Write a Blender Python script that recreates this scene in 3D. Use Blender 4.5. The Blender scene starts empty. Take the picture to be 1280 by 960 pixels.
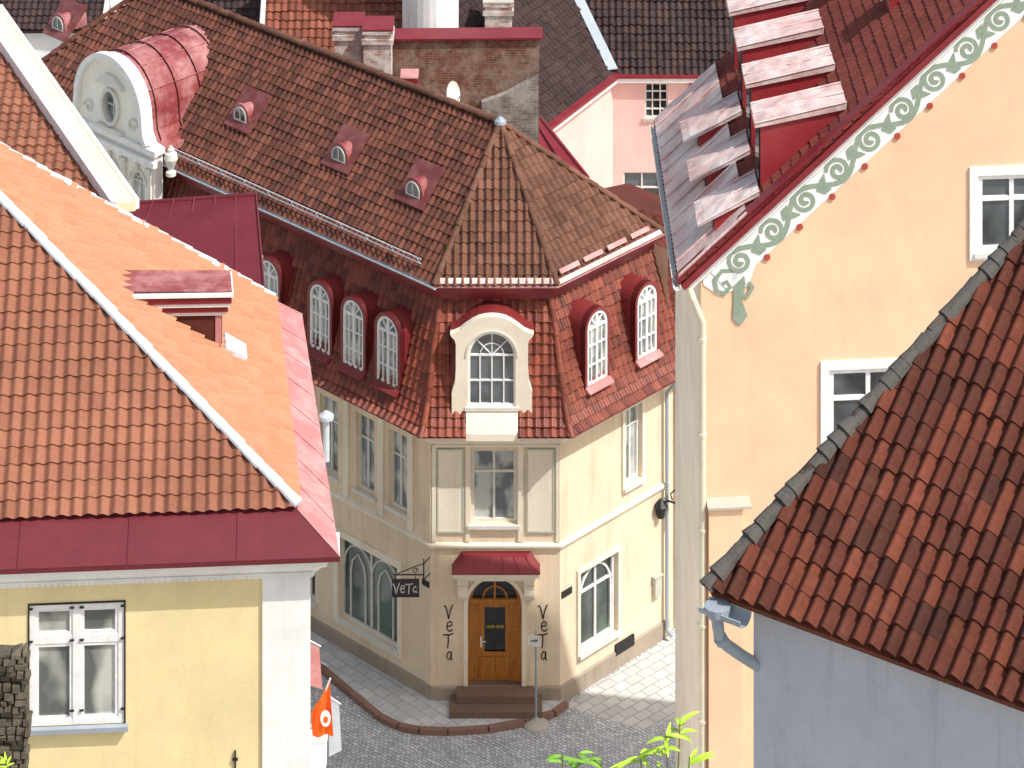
import bpy, bmesh, math, random
import numpy as np
from mathutils import Vector, Matrix
from mathutils.geometry import tessellate_polygon
random.seed(7)
R=math.radians
V=Vector
ZA=V((0,0,1))
SC=bpy.context.scene
COL=SC.collection
# ---------------------------------------------------------------- camera
F=3885.0; HZ=-1450.0; CX=640.0; H=46.6
cd=bpy.data.cameras.new('camera'); cam=bpy.data.objects.new('camera',cd); COL.objects.link(cam)
cam.location=(0,0,H); cam.rotation_euler=(R(90),0,0)
cd.sensor_width=36; cd.lens=F/1280*36; cd.shift_y=-(480-HZ)/1280; cd.clip_end=5000; cd.clip_start=.5
SC.camera=cam
def W(px,py,Y): return V(((px-CX)/F*Y, Y, H-(py-HZ)/F*Y))
def ray_plane(px,py,p0,n):
    d=V(((px-CX)/F,1,-(py-HZ)/F)); c=V((0,0,H))
    return c+d*((p0-c).dot(n)/d.dot(n))
def on_z(px,py,z): return ray_plane(px,py,V((0,0,z)),ZA)
# ---------------------------------------------------------------- materials
def lin(c): return tuple(((x/255)/12.92 if x/255<=.04045 else ((x/255+.055)/1.055)**2.4) for x in c)
def rgba(c,k=1.0): return (min(1,c[0]*k),min(1,c[1]*k),min(1,c[2]*k),1)
class NT:
    def __init__(s,name):
        s.m=bpy.data.materials.new(name); s.m.use_nodes=True; s.t=s.m.node_tree
        s.b=s.t.nodes['Principled BSDF']
    def n(s,ty,**k):
        o=s.t.nodes.new(ty)
        for a,b in k.items(): setattr(o,a,b)
        return o
    def l(s,a,b): s.t.links.new(a,b)
    def coord(s,scale=(1,1,1),rot=(0,0,0)):
        t=s.n('ShaderNodeTexCoord'); m=s.n('ShaderNodeMapping'); m.inputs['Scale'].default_value=scale; m.inputs['Rotation'].default_value=rot
        s.l(t.outputs['Object'],m.inputs['Vector']); return m.outputs['Vector']
    def noise(s,vec,scale,detail=4,rough=.6):
        o=s.n('ShaderNodeTexNoise'); o.inputs['Scale'].default_value=scale; o.inputs['Detail'].default_value=detail; o.inputs['Roughness'].default_value=rough
        s.l(vec,o.inputs['Vector']); return o.outputs['Fac']
    def ramp(s,fac,stops):
        o=s.n('ShaderNodeValToRGB'); e=o.color_ramp.elements
        while len(e)<len(stops): e.new(.5)
        for i,(p,c) in enumerate(stops): e[i].position=p; e[i].color=c if len(c)==4 else (*c,1)
        s.l(fac,o.inputs['Fac']); return o.outputs['Color']
    def mix(s,fac,a,b,mode='MIX'):
        o=s.n('ShaderNodeMix'); o.data_type='RGBA'; o.blend_type=mode
        if isinstance(fac,(int,float)): o.inputs[0].default_value=fac
        else: s.l(fac,o.inputs[0])
        for i,x in ((6,a),(7,b)):
            if isinstance(x,tuple): o.inputs[i].default_value=x if len(x)==4 else (*x,1)
            else: s.l(x,o.inputs[i])
        return o.outputs[2]
    def bump(s,h,st=.3,dist=.02):
        o=s.n('ShaderNodeBump'); o.inputs['Strength'].default_value=st; o.inputs['Distance'].default_value=dist
        s.l(h,o.inputs['Height']); s.l(o.outputs['Normal'],s.b.inputs['Normal'])
    def out(s,col,rough=.8,spec=.3,metal=0):
        if isinstance(col,tuple): s.b.inputs['Base Color'].default_value=rgba(col)
        else: s.l(col,s.b.inputs['Base Color'])
        s.b.inputs['Roughness'].default_value=rough; s.b.inputs['Specular IOR Level'].default_value=spec; s.b.inputs['Metallic'].default_value=metal
        return s.m
G0=(0,0,0,1); G1=(1,1,1,1)
def M_plaster(name,col,dirt=.25,dcol=None,streak=.3,bump=.25):
    s=NT(name); c=lin(col); v=s.coord()
    big=s.ramp(s.noise(v,.7,5),[(.35,rgba(c,.9)),(.62,rgba(c,1.03))])
    dc=lin(dcol) if dcol else tuple(x*.5 for x in c)
    f=s.ramp(s.noise(s.coord((2.6,2.6,.22)),1.5,6,.65),[(.52,G0),(.75,(streak,)*3+(1,))])
    a=s.mix(f,big,rgba(dc))
    g=s.ramp(s.noise(v,7,6,.7),[(.55,G0),(.8,(dirt,)*3+(1,))])
    a=s.mix(g,a,rgba(dc))
    s.bump(s.noise(v,22,6,.7),bump,.02)
    return s.out(a,.9,.15)
def M_tile(name,cols,moss=.2,mosscol=(70,72,50),patch=.5,pale=0.0,fine=.7,rough=.8,spec=.2):
    s=NT(name); at=s.n('ShaderNodeAttribute'); at.attribute_name='tint'
    n=len(cols); c=s.ramp(at.outputs['Fac'],[(i/max(1,n-1),rgba(lin(k))) for i,k in enumerate(cols)])
    v=s.coord()
    p=s.ramp(s.noise(v,.55,5,.6),[(.35,(1-patch*.7,)*3+(1,)),(.65,(1.0,1.0,1.0,1))])
    a=s.mix(1.0,c,p,'MULTIPLY')
    p2=s.ramp(s.noise(v,14,5,.8),[(.3,(fine,fine,fine,1)),(.6,(1.05,1.05,1.05,1))]); a=s.mix(1.0,a,p2,'MULTIPLY')
    f=s.ramp(s.noise(v,9,6,.75),[(.5,G0),(.72,(moss,)*3+(1,))])
    a=s.mix(f,a,rgba(lin(mosscol)))
    if pale>0:
        g=s.ramp(s.noise(v,3.3,6,.8),[(.55,G0),(.78,(pale,)*3+(1,))]); a=s.mix(g,a,rgba(lin((190,160,135))))
    s.bump(s.noise(v,60,4,.7),.3,.01)
    return s.out(a,rough,spec)
def M_metal(name,col,fade=None,amt=.4,rough=.45,spec=.5,scale=1.6,metal=0,bs=.12,bd=.02,bsc=5,grime=.35):
    s=NT(name); c=lin(col); v=s.coord(); fd=lin(fade) if fade else tuple(min(1,x*1.5) for x in c)
    f=s.ramp(s.noise(v,scale,6,.7),[(.42,G0),(.7,(amt,)*3+(1,))])
    a=s.mix(f,rgba(c),rgba(fd))
    g=s.ramp(s.noise(v,11,5,.8),[(.6,G0),(.8,(grime,)*3+(1,))]); a=s.mix(g,a,rgba(c,.45))
    s.bump(s.noise(v,bsc,3,.5),bs,bd)
    return s.out(a,rough,spec,metal)
def M_brick(name,c1,c2,mortar,sc=4.5,blotch=(200,195,185),bl=.3):
    s=NT(name); t=s.n('ShaderNodeTexCoord'); sp=s.n('ShaderNodeSeparateXYZ'); s.l(t.outputs['Object'],sp.inputs[0])
    ad=s.n('ShaderNodeMath',operation='ADD'); s.l(sp.outputs[0],ad.inputs[0]); s.l(sp.outputs[1],ad.inputs[1])
    cb=s.n('ShaderNodeCombineXYZ'); s.l(ad.outputs[0],cb.inputs[0]); s.l(sp.outputs[2],cb.inputs[1])
    b=s.n('ShaderNodeTexBrick'); b.inputs['Scale'].default_value=sc; b.inputs['Mortar Size'].default_value=.025; b.inputs['Row Height'].default_value=.3; b.inputs['Brick Width'].default_value=.95
    b.inputs['Color1'].default_value=rgba(lin(c1)); b.inputs['Color2'].default_value=rgba(lin(c2)); b.inputs['Mortar'].default_value=rgba(lin(mortar))
    s.l(cb.outputs[0],b.inputs['Vector'])
    v=s.coord(); f=s.ramp(s.noise(v,1.6,6,.7),[(.46,G0),(.6,(bl,)*3+(1,))])
    a=s.mix(f,b.outputs['Color'],rgba(lin(blotch)))
    g=s.ramp(s.noise(v,5,6,.8),[(.3,(.5,.5,.5,1)),(.7,G1)]); a=s.mix(1.0,a,g,'MULTIPLY')
    s.bump(b.outputs['Fac'],-.6,.03)
    return s.out(a,.9,.15)
def M_pave(name,c1,c2,mortar,sc,bw,rh,rot,ms=.02,wob=.06):
    s=NT(name); v=s.coord((1,1,1),(0,0,rot))
    nz=s.n('ShaderNodeTexNoise'); nz.inputs['Scale'].default_value=2.2; s.l(v,nz.inputs['Vector'])
    vm=s.n('ShaderNodeVectorMath',operation='SCALE'); s.l(nz.outputs['Color'],vm.inputs[0]); vm.inputs['Scale'].default_value=wob*2
    va=s.n('ShaderNodeVectorMath',operation='ADD'); s.l(v,va.inputs[0]); s.l(vm.outputs[0],va.inputs[1])
    b=s.n('ShaderNodeTexBrick'); b.inputs['Scale'].default_value=sc; b.inputs['Mortar Size'].default_value=ms; b.inputs['Mortar Smooth'].default_value=.4
    b.inputs['Row Height'].default_value=rh; b.inputs['Brick Width'].default_value=bw
    b.inputs['Color1'].default_value=rgba(lin(c1)); b.inputs['Color2'].default_value=rgba(lin(c2)); b.inputs['Mortar'].default_value=rgba(lin(mortar))
    s.l(va.outputs[0],b.inputs['Vector'])
    g=s.ramp(s.noise(v,1.3,6,.8),[(.3,(.75,.75,.75,1)),(.7,G1)]); a=s.mix(1.0,b.outputs['Color'],g,'MULTIPLY')
    s.bump(b.outputs['Fac'],-.7,.03)
    return s.out(a,.75,.3)
def M_glass(name,base=(28,34,40),pale=(120,130,135),amt=.5,sc=1.2):
    s=NT(name); v=s.coord((1,1,.6)); f=s.ramp(s.noise(v,sc,2,.4),[(.42,G0),(.6,(amt,)*3+(1,))])
    return s.out(s.mix(f,rgba(lin(base)),rgba(lin(pale))),.07,.9)
def M_flat(name,col,rough=.6,spec=.3,metal=0,var=.15):
    s=NT(name); c=lin(col); a=s.ramp(s.noise(s.coord(),6,5,.7),[(.3,rgba(c,1-var)),(.7,rgba(c,1+var*.4))]); return s.out(a,rough,spec,metal)
def M_wood(name,col):
    s=NT(name); c=lin(col); a=s.ramp(s.noise(s.coord((14,14,1.2)),2,5,.6),[(.3,rgba(c,.6)),(.7,rgba(c,1.2))]); return s.out(a,.45,.4)

CREAM=M_plaster('cream_plaster',(238,218,190),.25,(164,140,112),.35)
CREAM_W=M_plaster('pale_cream_plaster',(244,234,214),.12,(180,165,144),.2)
PEACH=M_plaster('peach_plaster',(244,206,172),.1,(216,172,138),.2,.1)
YELLOW=M_plaster('yellow_plaster',(242,224,172),.08,(212,188,132),.2)
WHITEP=M_plaster('white_plaster',(248,247,245),.12,(190,188,186),.2)
PINK=M_plaster('pink_plaster',(240,198,190),.15,(196,150,142),.25)
GREYB=M_plaster('blue_grey_plaster',(200,204,212),.35,(148,154,164),.45,.9)
STONE=M_plaster('plinth_stone',(172,158,142),.4,(100,92,82),.3,.6)
OLDSTONE=M_plaster('old_stone',(112,104,90),.8,(48,46,36),.6,1.4)
GREYCAP=M_plaster('grey_cap',(190,184,172),.3,None,.2)
T_MAIN=M_tile('weathered_brown_tile',[(90,58,50),(106,66,55),(120,73,60),(132,83,68),(97,61,51)],.35,(68,56,48),.4,.1)
T_RIGHT=M_tile('lit_weathered_tile',[(108,74,61),(124,86,71),(138,98,81),(114,78,65)],.35,(80,66,56),.4,.25)  # lit copy of T_MAIN, painted paler for slopes turned to the sun
T_MANS=M_tile('rust_mansard_tile',[(126,60,46),(146,72,54),(162,86,64),(134,66,50),(112,54,43)],.2,(66,48,40),.4,0,.75,.5,.45)
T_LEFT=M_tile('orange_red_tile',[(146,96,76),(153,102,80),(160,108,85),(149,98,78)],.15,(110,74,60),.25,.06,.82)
T_LEFT2=M_tile('sunlit_orange_tile',[(184,132,102),(190,138,107),(196,143,111),(187,135,104)],.06,(150,106,84),.12,.05,.9)  # lit copy of T_LEFT: sunlight on the right slope painted as paler tile
T_FG=M_tile('dark_old_tile',[(88,47,37),(108,57,43),(124,67,50),(98,52,40),(76,44,35)],.4,(58,47,41),.45,.08)
T_PEACH=M_tile('red_painted_tile',[(132,68,60),(140,74,64),(124,62,54)],.25,(100,62,56),.35)
T_BACK=M_tile('far_red_tile',[(124,74,60),(146,86,68),(158,98,78)],.3,(88,64,54),.4)
T_DARK=M_tile('maroon_black_tile',[(62,50,50),(72,56,55),(82,64,62),(66,52,52)],.3,(96,86,82),.4)
T_DKRED=M_tile('shaded_dark_red_tile',[(92,46,40),(108,55,47),(122,63,53)],.3,(60,44,38),.4)
REDM=M_metal('dark_red_metal',(124,32,40),(154,66,68),.4)
REDC=M_metal('red_cheek_metal',(150,44,50),(172,76,76),.4)
MAROON=M_metal('maroon_metal',(102,30,38),(124,46,54),.4,.5)
HOOD=M_metal('hood_metal',(122,40,42),(144,64,60),.5,.5)
PINKM=M_metal('faded_lit_pink_metal',(190,126,124),(220,180,176),.7,.5)  # pink stands for sunlit maroon sheet on the eave skirt; fade patches are wear
PALEM=M_metal('pale_pink_grey_metal',(206,172,166),(234,224,220),1.0,.3,.7,1.1,0,.6,.1,2.2,.3)
RED_LIT=M_metal('lit_worn_red_metal',(138,62,64),(206,156,152),.75,.45,.5,1.3)  # red metal with sunlight painted in as a paler tone, plus worn patches
PATCHM=M_metal('dull_red_sheet',(112,58,56),(156,106,102),.6,.5,.4,2.5)
ZINC=M_metal('pale_zinc',(186,196,204),(220,226,230),.5,.35,.6)
ZINCD=M_metal('dull_zinc',(150,160,170),(180,190,198),.5,.4,.6)
WHITE=M_flat('white_paint',(244,244,242),.5)
WHITEB=M_flat('blue_white_mortar',(224,232,240),.8)
MORTAR=M_plaster('dark_grey_mortar',(96,92,88),.8,(50,48,46),.4,1.0)
OFFW=M_flat('aged_white_paint',(228,225,216),.6)
GREYW=M_flat('grey_green_frame',(196,196,182),.6)
GREENP=M_flat('sage_green_paint',(150,166,148),.8,.1)
GREENB=M_flat('faded_frieze_ground',(252,251,250),.9,.1)
REDP=M_flat('red_dot_paint',(180,84,72),.8,.1)
GLASS=M_glass('window_glass')
GLASS_P=M_glass('curtained_glass',(110,118,120),(205,208,204),.85,3)
GLASS_G=M_glass('shop_glass',(36,54,48),(116,136,126),.6,.9)
GLASS_D=M_glass('dark_door_glass',(14,16,18),(44,48,48),.4)
BLACK=M_flat('black_iron',(34,34,36),.5,.4)
INK=M_flat('black_lettering',(52,42,38),.7)
WOODY=M_wood('honey_wood',(190,124,52))
STEPM=M_plaster('brown_step_stone',(128,106,92),.5,(76,64,56),.2,.5)
KERB=M_plaster('reddish_kerb_stone',(150,118,104),.5,(92,74,64),.1,.6)
COBBLE=M_pave('cobble_setts',(228,228,228),(188,188,192),(112,112,114),5.5,.75,.5,R(38),.05,.1)
SLABS=M_pave('grey_slabs',(222,220,218),(204,204,204),(134,132,130),2.6,1.1,.8,R(46),.02,.01)
SLABSR=M_pave('pale_slabs',(222,220,216),(204,204,202),(150,148,144),2.3,1.0,.7,R(-42),.03,.02)
GROUNDM=M_plaster('street_ground',(204,200,194),.4,None,.2)
HILLM=M_plaster('pale_bounce_slope',(212,206,198),.4,(156,152,146),.3,1.0)  # slope colour paled to bounce fill light
BRICK=M_brick('old_brown_brick',(150,92,72),(116,78,66),(150,138,128),4.4,(176,158,142),.65)
BRICKW=M_brick('whitewashed_brick',(225,218,210),(186,136,118),(205,200,192),4.4,(240,236,230),.9)
BRICKG=M_brick('grey_rubble_brick',(165,156,148),(130,118,110),(180,174,166),3.6,(206,202,194),.6)
ORANGE=M_flat('orange_cloth',(238,104,40),.8,.1)
LEAF=M_flat('lime_leaf',(180,214,70),.5,.3,0,.35)
LEAFD=M_flat('green_leaf',(130,180,66),.5,.3,0,.35)
STEMM=M_flat('green_stem',(110,120,60),.7)
TXTY=M_flat('yellow_lettering',(226,196,60),.6)
# ---------------------------------------------------------------- object helpers
OFF={}
def thing(name,label,cat,loc,group=None):
    o=bpy.data.objects.new(name,None); COL.objects.link(o); o.location=loc; o.empty_display_size=.3
    o['label']=label; o['category']=cat
    if group:o['group']=group
    OFF[o.name]=V(loc); return o
def finish(name,me,mat,parent=None,label=None,cat=None,kind=None,group=None,base=None):
    ob=bpy.data.objects.new(name,me); COL.objects.link(ob)
    if parent is not None:
        off=OFF[parent.name]; ob.parent=parent
    else:
        off=V(base) if base is not None else V((0,0,0)); ob.location=off
    OFF[ob.name]=off
    me.transform(Matrix.Translation(-off))
    if mat and not me.materials: me.materials.append(mat)
    if label:ob['label']=label
    if cat:ob['category']=cat
    if kind:ob['kind']=kind
    if group:ob['group']=group
    return ob
class MB:
    def __init__(s): s.v=[]; s.f=[]; s.t=[]
    def add(s,vs,fs,t=.5):
        k=len(s.v); s.v+= [tuple(x) for x in vs]
        for f in fs: s.f.append(tuple(i+k for i in f)); s.t.append(t)
    def quad(s,*p): s.add(p,[tuple(range(len(p)))])
    def box(s,o,a,b,c,t=.5):
        o,a,b,c=V(o),V(a),V(b),V(c)
        vs=[o,o+a,o+a+b,o+b,o+c,o+a+c,o+a+b+c,o+b+c]
        s.add(vs,[(0,1,2,3),(4,5,6,7),(0,1,5,4),(1,2,6,5),(2,3,7,6),(3,0,4,7)],t)
    def prism(s,poly,vec,t=.5):
        n=len(poly); vec=V(vec); vs=[V(p) for p in poly]+[V(p)+vec for p in poly]
        s.add(vs,[tuple(range(n)),tuple(range(2*n-1,n-1,-1))]+[(i,(i+1)%n,n+(i+1)%n,n+i) for i in range(n)],t)
    def tube(s,pts,r,n=8,t=.5):
        pts=[V(p) for p in pts]; rr=r if isinstance(r,(list,tuple)) else [r]*len(pts)
        vs=[];up=None
        for i,p in enumerate(pts):
            d=(pts[min(i+1,len(pts)-1)]-pts[max(i-1,0)]).normalized()
            if up is None: up=V((0,0,1)) if abs(d.z)<.9 else V((1,0,0))
            a=d.cross(up).normalized(); b=a.cross(d).normalized(); up=b
            for k in range(n):
                th=2*math.pi*k/n; vs.append(p+(a*math.cos(th)+b*math.sin(th))*rr[i])
        fs=[]
        for i in range(len(pts)-1):
            for k in range(n): fs.append((i*n+k,i*n+(k+1)%n,(i+1)*n+(k+1)%n,(i+1)*n+k))
        fs.append(tuple(range(n))); fs.append(tuple(range((len(pts)-1)*n,len(pts)*n)))
        s.add(vs,fs,t)
    def lathe(s,c,prof,n=16):
        c=V(c); vs=[]
        for r,z in prof:
            for k in range(n):
                th=2*math.pi*k/n; vs.append(c+V((r*math.cos(th),r*math.sin(th),z)))
        fs=[]
        for i in range(len(prof)-1):
            for k in range(n): fs.append((i*n+k,i*n+(k+1)%n,(i+1)*n+(k+1)%n,(i+1)*n+k))
        fs.append(tuple(range(n))); fs.append(tuple(range((len(prof)-1)*n,len(prof)*n)))
        s.add(vs,fs)
    def build(s,name,mat,parent=None,smooth=False,recalc=True,**k):
        me=bpy.data.meshes.new(name); me.from_pydata(s.v,[],s.f)
        a=me.attributes.new('tint','FLOAT','FACE'); a.data.foreach_set('value',s.t)
        if recalc:
            bm=bmesh.new(); bm.from_mesh(me); bmesh.ops.recalc_face_normals(bm,faces=bm.faces); bm.to_mesh(me); bm.free()
        if smooth:
            for p in me.polygons:p.use_smooth=True
        me.update()
        return finish(name,me,mat,parent,**k)
class Fr:
    def __init__(s,o,u,n): s.o=V(o); s.u=V(u).normalized(); s.n=V(n).normalized()
    def p(s,a,z,d=0): return s.o+s.u*a+s.n*d+ZA*z
    def at(s,px,py,d=0):
        q=ray_plane(px,py,s.o+s.n*d,s.n)-s.o; return q.dot(s.u),q.z
    def box(s,mb,a0,a1,z0,z1,d0,d1,t=.5): mb.box(s.p(a0,z0,d0),s.u*(a1-a0),ZA*(z1-z0),s.n*(d1-d0),t)
def rect(a0,a1,z0,z1): return [(a0,z0),(a1,z0),(a1,z1),(a0,z1)]
def arch(a0,a1,z0,z1,n=12,rise=None):
    c=(a0+a1)/2; r=(a1-a0)/2; h=rise if rise else r
    return [(a0,z0),(a1,z0)]+[(c+r*math.cos(math.pi*i/n),z1-h+h*math.sin(math.pi*i/n)) for i in range(n+1)]
def wall(name,fr,outer,holes,mat,parent,d=0,reveal=.2,**k):
    polys=[[V((a,z,0)) for a,z in outer]]+[[V((a,z,0)) for a,z in h] for h in holes]
    flat=[q for p in polys for q in p]
    tris=tessellate_polygon(polys)
    mb=MB(); mb.add([fr.p(q.x,q.y,d) for q in flat],[tuple(t) for t in tris])
    for h in holes:
        n=len(h)
        for i in range(n):
            a,b=h[i],h[(i+1)%n]
            mb.quad(fr.p(*a,d),fr.p(*b,d),fr.p(*b,d-reveal),fr.p(*a,d-reveal))
    return mb.build(name,mat,parent,recalc=False,**k)
def ring(mb,fr,outer,inner,d0,d1):
    n=len(outer)
    for i in range(n):
        j=(i+1)%n
        mb.quad(fr.p(*outer[i],d1),fr.p(*outer[j],d1),fr.p(*inner[j],d1),fr.p(*inner[i],d1))
        mb.quad(fr.p(*inner[i],d1),fr.p(*inner[j],d1),fr.p(*inner[j],d0),fr.p(*inner[i],d0))
        mb.quad(fr.p(*outer[i],d0),fr.p(*outer[j],d0),fr.p(*outer[j],d1),fr.p(*outer[i],d1))
def ribbon(mb,fr,pts,w,d0,d1,closed=False):
    n=len(pts); L=[];Rr=[]
    for i in range(n):
        a=pts[(i-1)%n if closed else max(i-1,0)]; b=pts[(i+1)%n if closed else min(i+1,n-1)]
        dx,dz=b[0]-a[0],b[1]-a[1]; l=math.hypot(dx,dz) or 1
        wi=w[i] if isinstance(w,list) else w
        nx,nz=-dz/l*wi/2,dx/l*wi/2
        L.append((pts[i][0]+nx,pts[i][1]+nz)); Rr.append((pts[i][0]-nx,pts[i][1]-nz))
    for i in range(n if closed else n-1):
        j=(i+1)%n
        mb.quad(fr.p(*L[i],d1),fr.p(*L[j],d1),fr.p(*Rr[j],d1),fr.p(*Rr[i],d1))
        mb.quad(fr.p(*L[i],d0),fr.p(*L[j],d0),fr.p(*L[j],d1),fr.p(*L[i],d1))
        mb.quad(fr.p(*Rr[i],d0),fr.p(*Rr[j],d0),fr.p(*Rr[j],d1),fr.p(*Rr[i],d1))
GLYPH={'V':[[(-.52,.4),(-.38,.5),(-.22,.2),(-.02,-.5)],[(-.02,-.5),(.16,.1),(.42,.56)]],
'e':[[(-.3,-.04),(.3,.06),(.24,.34),(0,.42),(-.26,.26),(-.34,-.08),(-.2,-.4),(.1,-.46),(.38,-.28)]],
'T':[[(-.46,.36),(-.38,.44),(.1,.42),(.5,.52)],[(.02,.44),(.04,0),(-.04,-.5)]],
'a':[[(.26,.22),(0,.3),(-.26,.08),(-.28,-.24),(-.04,-.42),(.2,-.22),(.26,.22)],[(.27,.3),(.24,-.34),(.42,-.46)]]}
def glyph(mb,fr,ch,a,z,sz,d,w=.035,sx=1.0):
    for st in GLYPH[ch]: ribbon(mb,fr,[(a+x*sz*sx,z+y*sz) for x,y in st],w,d,d+.008)
def window(parent,fr,a0,a1,z0,z1,d=-.12,ar=False,cols=2,rows=(.66,),fw=.07,bw=.04,fm=None,gm=None,sill=True,extra=None,name='window',label=None,sillm=None,sd=.12):
    fm=fm or WHITE; gm=gm or GLASS
    f=arch if ar else rect
    outer=f(a0,a1,z0,z1); inner=f(a0+fw,a1-fw,z0+fw,z1-fw)
    mb=MB(); ring(mb,fr,outer,inner,d-.04,d+.05)
    c=(a0+a1)/2; r=(a1-a0)/2
    def top(a): return z1-r+math.sqrt(max(0,r*r-(a-c)**2)) if ar else z1
    if ar and cols>1:
        zs=z1-r
        fr.box(mb,a0+fw*.5,a1-fw*.5,zs-bw/2,zs+bw*.8,d-.03,d+.03)
        for k in range(1,cols):
            a=a0+(a1-a0)*k/cols; fr.box(mb,a-bw/2,a+bw/2,z0,zs,d-.03,d+.025)
        for th in (45,90,135): ribbon(mb,fr,[(c,zs),(c+r*.97*math.cos(R(th)),zs+r*.97*math.sin(R(th)))],bw*.7,d-.03,d+.02)
        ribbon(mb,fr,[(c+r*.5*math.cos(R(t)),zs+r*.5*math.sin(R(t))) for t in range(0,181,20)],bw*.6,d-.03,d+.018)
        zt=zs
    else:
        zt=z1
        for k in range(1,cols):
            a=c-r+(a1-a0)*k/cols; fr.box(mb,a-bw/2,a+bw/2,z0,top(a),d-.03,d+.035)
    for q in rows:
        z=z0+(zt-z0)*q; fr.box(mb,a0+.01,a1-.01,z-bw/2,z+bw/2,d-.03,d+.03)
    if extra: extra(mb)
    w=mb.build(name,fm,parent,label=label)
    g=MB(); g.add([fr.p(a,z,d-.015) for a,z in outer],[tuple(range(len(outer)))]); g.build('pane',gm,w)
    if sill:
        s=MB(); fr.box(s,a0-.08,a1+.08,z0-.09,z0-.003,d-.02,sd); s.build('sill',sillm or OFFW,w)
    return w
def grid_mesh(name,posf,ulen,vlen,cw,rl,A,B,ns,seed,clips,jit=1.0,sharp=1.0):
    rg=np.random.RandomState(seed)
    nc=max(1,math.ceil(ulen/cw)); nr=max(1,math.ceil(vlen/rl))
    iu=np.arange(nc*ns+1); col=np.minimum(iu//ns,nc-1); s=(iu%ns)/ns
    prof=A*((1+np.cos(2*np.pi*(s-.5)))/2)**sharp
    jl=rg.uniform(-.006,.01,(nr,nc))*jit; jv=rg.uniform(-.018,.018,(nr,nc))*jit
    rows=[]
    for r in range(nr):
        u=iu*cw/ns
        wob=.012*np.sin(r*1.3+iu*.05)*jit
        rows.append((u,np.maximum(r*rl+jv[r,col],-.03)+0*u,prof+B+jl[r,col]+wob))
        nx=jv[min(r+1,nr-1),col]
        rows.append((u,(r+1)*rl-.004+nx*(1 if r<nr-1 else 0)+0*u,prof+jl[r,col]+wob))
    U=np.array([x[0] for x in rows]); Vv=np.array([x[1] for x in rows]); Hh=np.array([x[2] for x in rows])
    P=posf(U,Vv,Hh).reshape(-1,3)
    n=len(iu); K=len(rows)
    k,i=np.meshgrid(np.arange(K-1),np.arange(n-1),indexing='ij'); k=k.ravel(); i=i.ravel()
    faces=np.stack([k*n+i,k*n+i+1,(k+1)*n+i+1,(k+1)*n+i],1)
    tt=rg.rand(nr,nc); tint=tt[np.minimum((k+1)//2,nr-1),i//ns]
    me=bpy.data.meshes.new(name); me.from_pydata(P.tolist(),[],faces.tolist())
    at=me.attributes.new('tint','FLOAT','FACE'); at.data.foreach_set('value',tint.astype(np.float32))
    bm=bmesh.new(); bm.from_mesh(me)
    for co,no in clips:
        bmesh.ops.bisect_plane(bm,geom=bm.verts[:]+bm.edges[:]+bm.faces[:],dist=1e-5,plane_co=co,plane_no=no,clear_outer=True)
    bm.to_mesh(me); bm.free(); return me
SEED=[1]
def tile_slope(parent,poly,mat,cw=.25,rl=.34,A=.05,B=.035,ns=8,name='roof_slope',deckm=None,jit=1.0,sharp=1.0,lift=.0,label=None):
    poly=[V(p) for p in poly]; p0=poly[0]; U=(poly[1]-p0).normalized()
    c=sum(poly,V((0,0,0)))/len(poly); w=c-p0; Vd=(w-U*w.dot(U)).normalized(); N=U.cross(Vd)
    if N.z<0:N=-N
    us=[(p-p0).dot(U) for p in poly]; vs=[(p-p0).dot(Vd) for p in poly]; u0=min(us)
    o=np.array(p0+U*u0+N*lift); Un,Vn,Nn=np.array(U),np.array(Vd),np.array(N)
    f=lambda u,v,h:o+u[...,None]*Un+v[...,None]*Vn+h[...,None]*Nn
    clips=[]
    n=len(poly)
    for i in range(1,n):
        a,b=poly[i],poly[(i+1)%n]; no=(b-a).cross(N).normalized()
        if (c-a).dot(no)>0:no=-no
        clips.append((a,no))
    SEED[0]+=1
    me=grid_mesh(name,f,max(us)-u0,max(vs),cw,rl,A,B,ns,SEED[0],clips,jit,sharp)
    ob=finish(name,me,mat,parent,label=label)
    mb=MB(); mb.prism([p+N*(-.03+lift) for p in poly],N*-.12); mb.build('roof_deck',deckm or mat,ob)
    return ob
def caps(parent,p0,p1,mat,r=.1,L=.36,name='ridge_cap',n=7,up=ZA,rj=0):
    p0,p1=V(p0),V(p1); d=p1-p0; ln=d.length; d.normalize(); a=d.cross(up).normalized(); b=a.cross(d).normalized()
    mb=MB(); k=max(1,int(ln/L))
    for i in range(k):
        q0=p0+d*(ln*i/k-.02); q1=p0+d*(ln*(i+1)/k+.02); vs=[]; jit=random.uniform(-.01,.012)
        for q,rr in ((q0,r*1.12),(q1,r*.92)):
            rr*=1+random.uniform(-rj,rj)
            for j in range(n+1):
                th=math.pi*j/n; vs.append(q+a*math.cos(th)*rr+b*(math.sin(th)*rr+jit))
        fs=[(j,j+1,n+2+j,n+1+j) for j in range(n)]+[tuple(range(n+1))]
        mb.add(vs,fs,random.random())
    return mb.build(name,mat,parent,recalc=False)
def sweep(mb,path,ns,prof,capends=True):
    K=len(path); m=[]
    for i in range(K):
        if i==0:m.append(ns[0])
        elif i==K-1:m.append(ns[-1])
        else:
            s_=ns[i-1]+ns[i]; m.append(s_/(1+ns[i-1].dot(ns[i])))
    vs=[];n=len(prof)
    for i in range(K):
        for d,z in prof: vs.append(V((path[i].x,path[i].y,0))+m[i]*d+ZA*z)
    fs=[]
    for i in range(K-1):
        for j in range(n): fs.append((i*n+j,i*n+(j+1)%n,(i+1)*n+(j+1)%n,(i+1)*n+j))
    if capends: fs+=[tuple(range(n)),tuple(range((K-1)*n,K*n))]
    mb.add(vs,fs)
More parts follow.
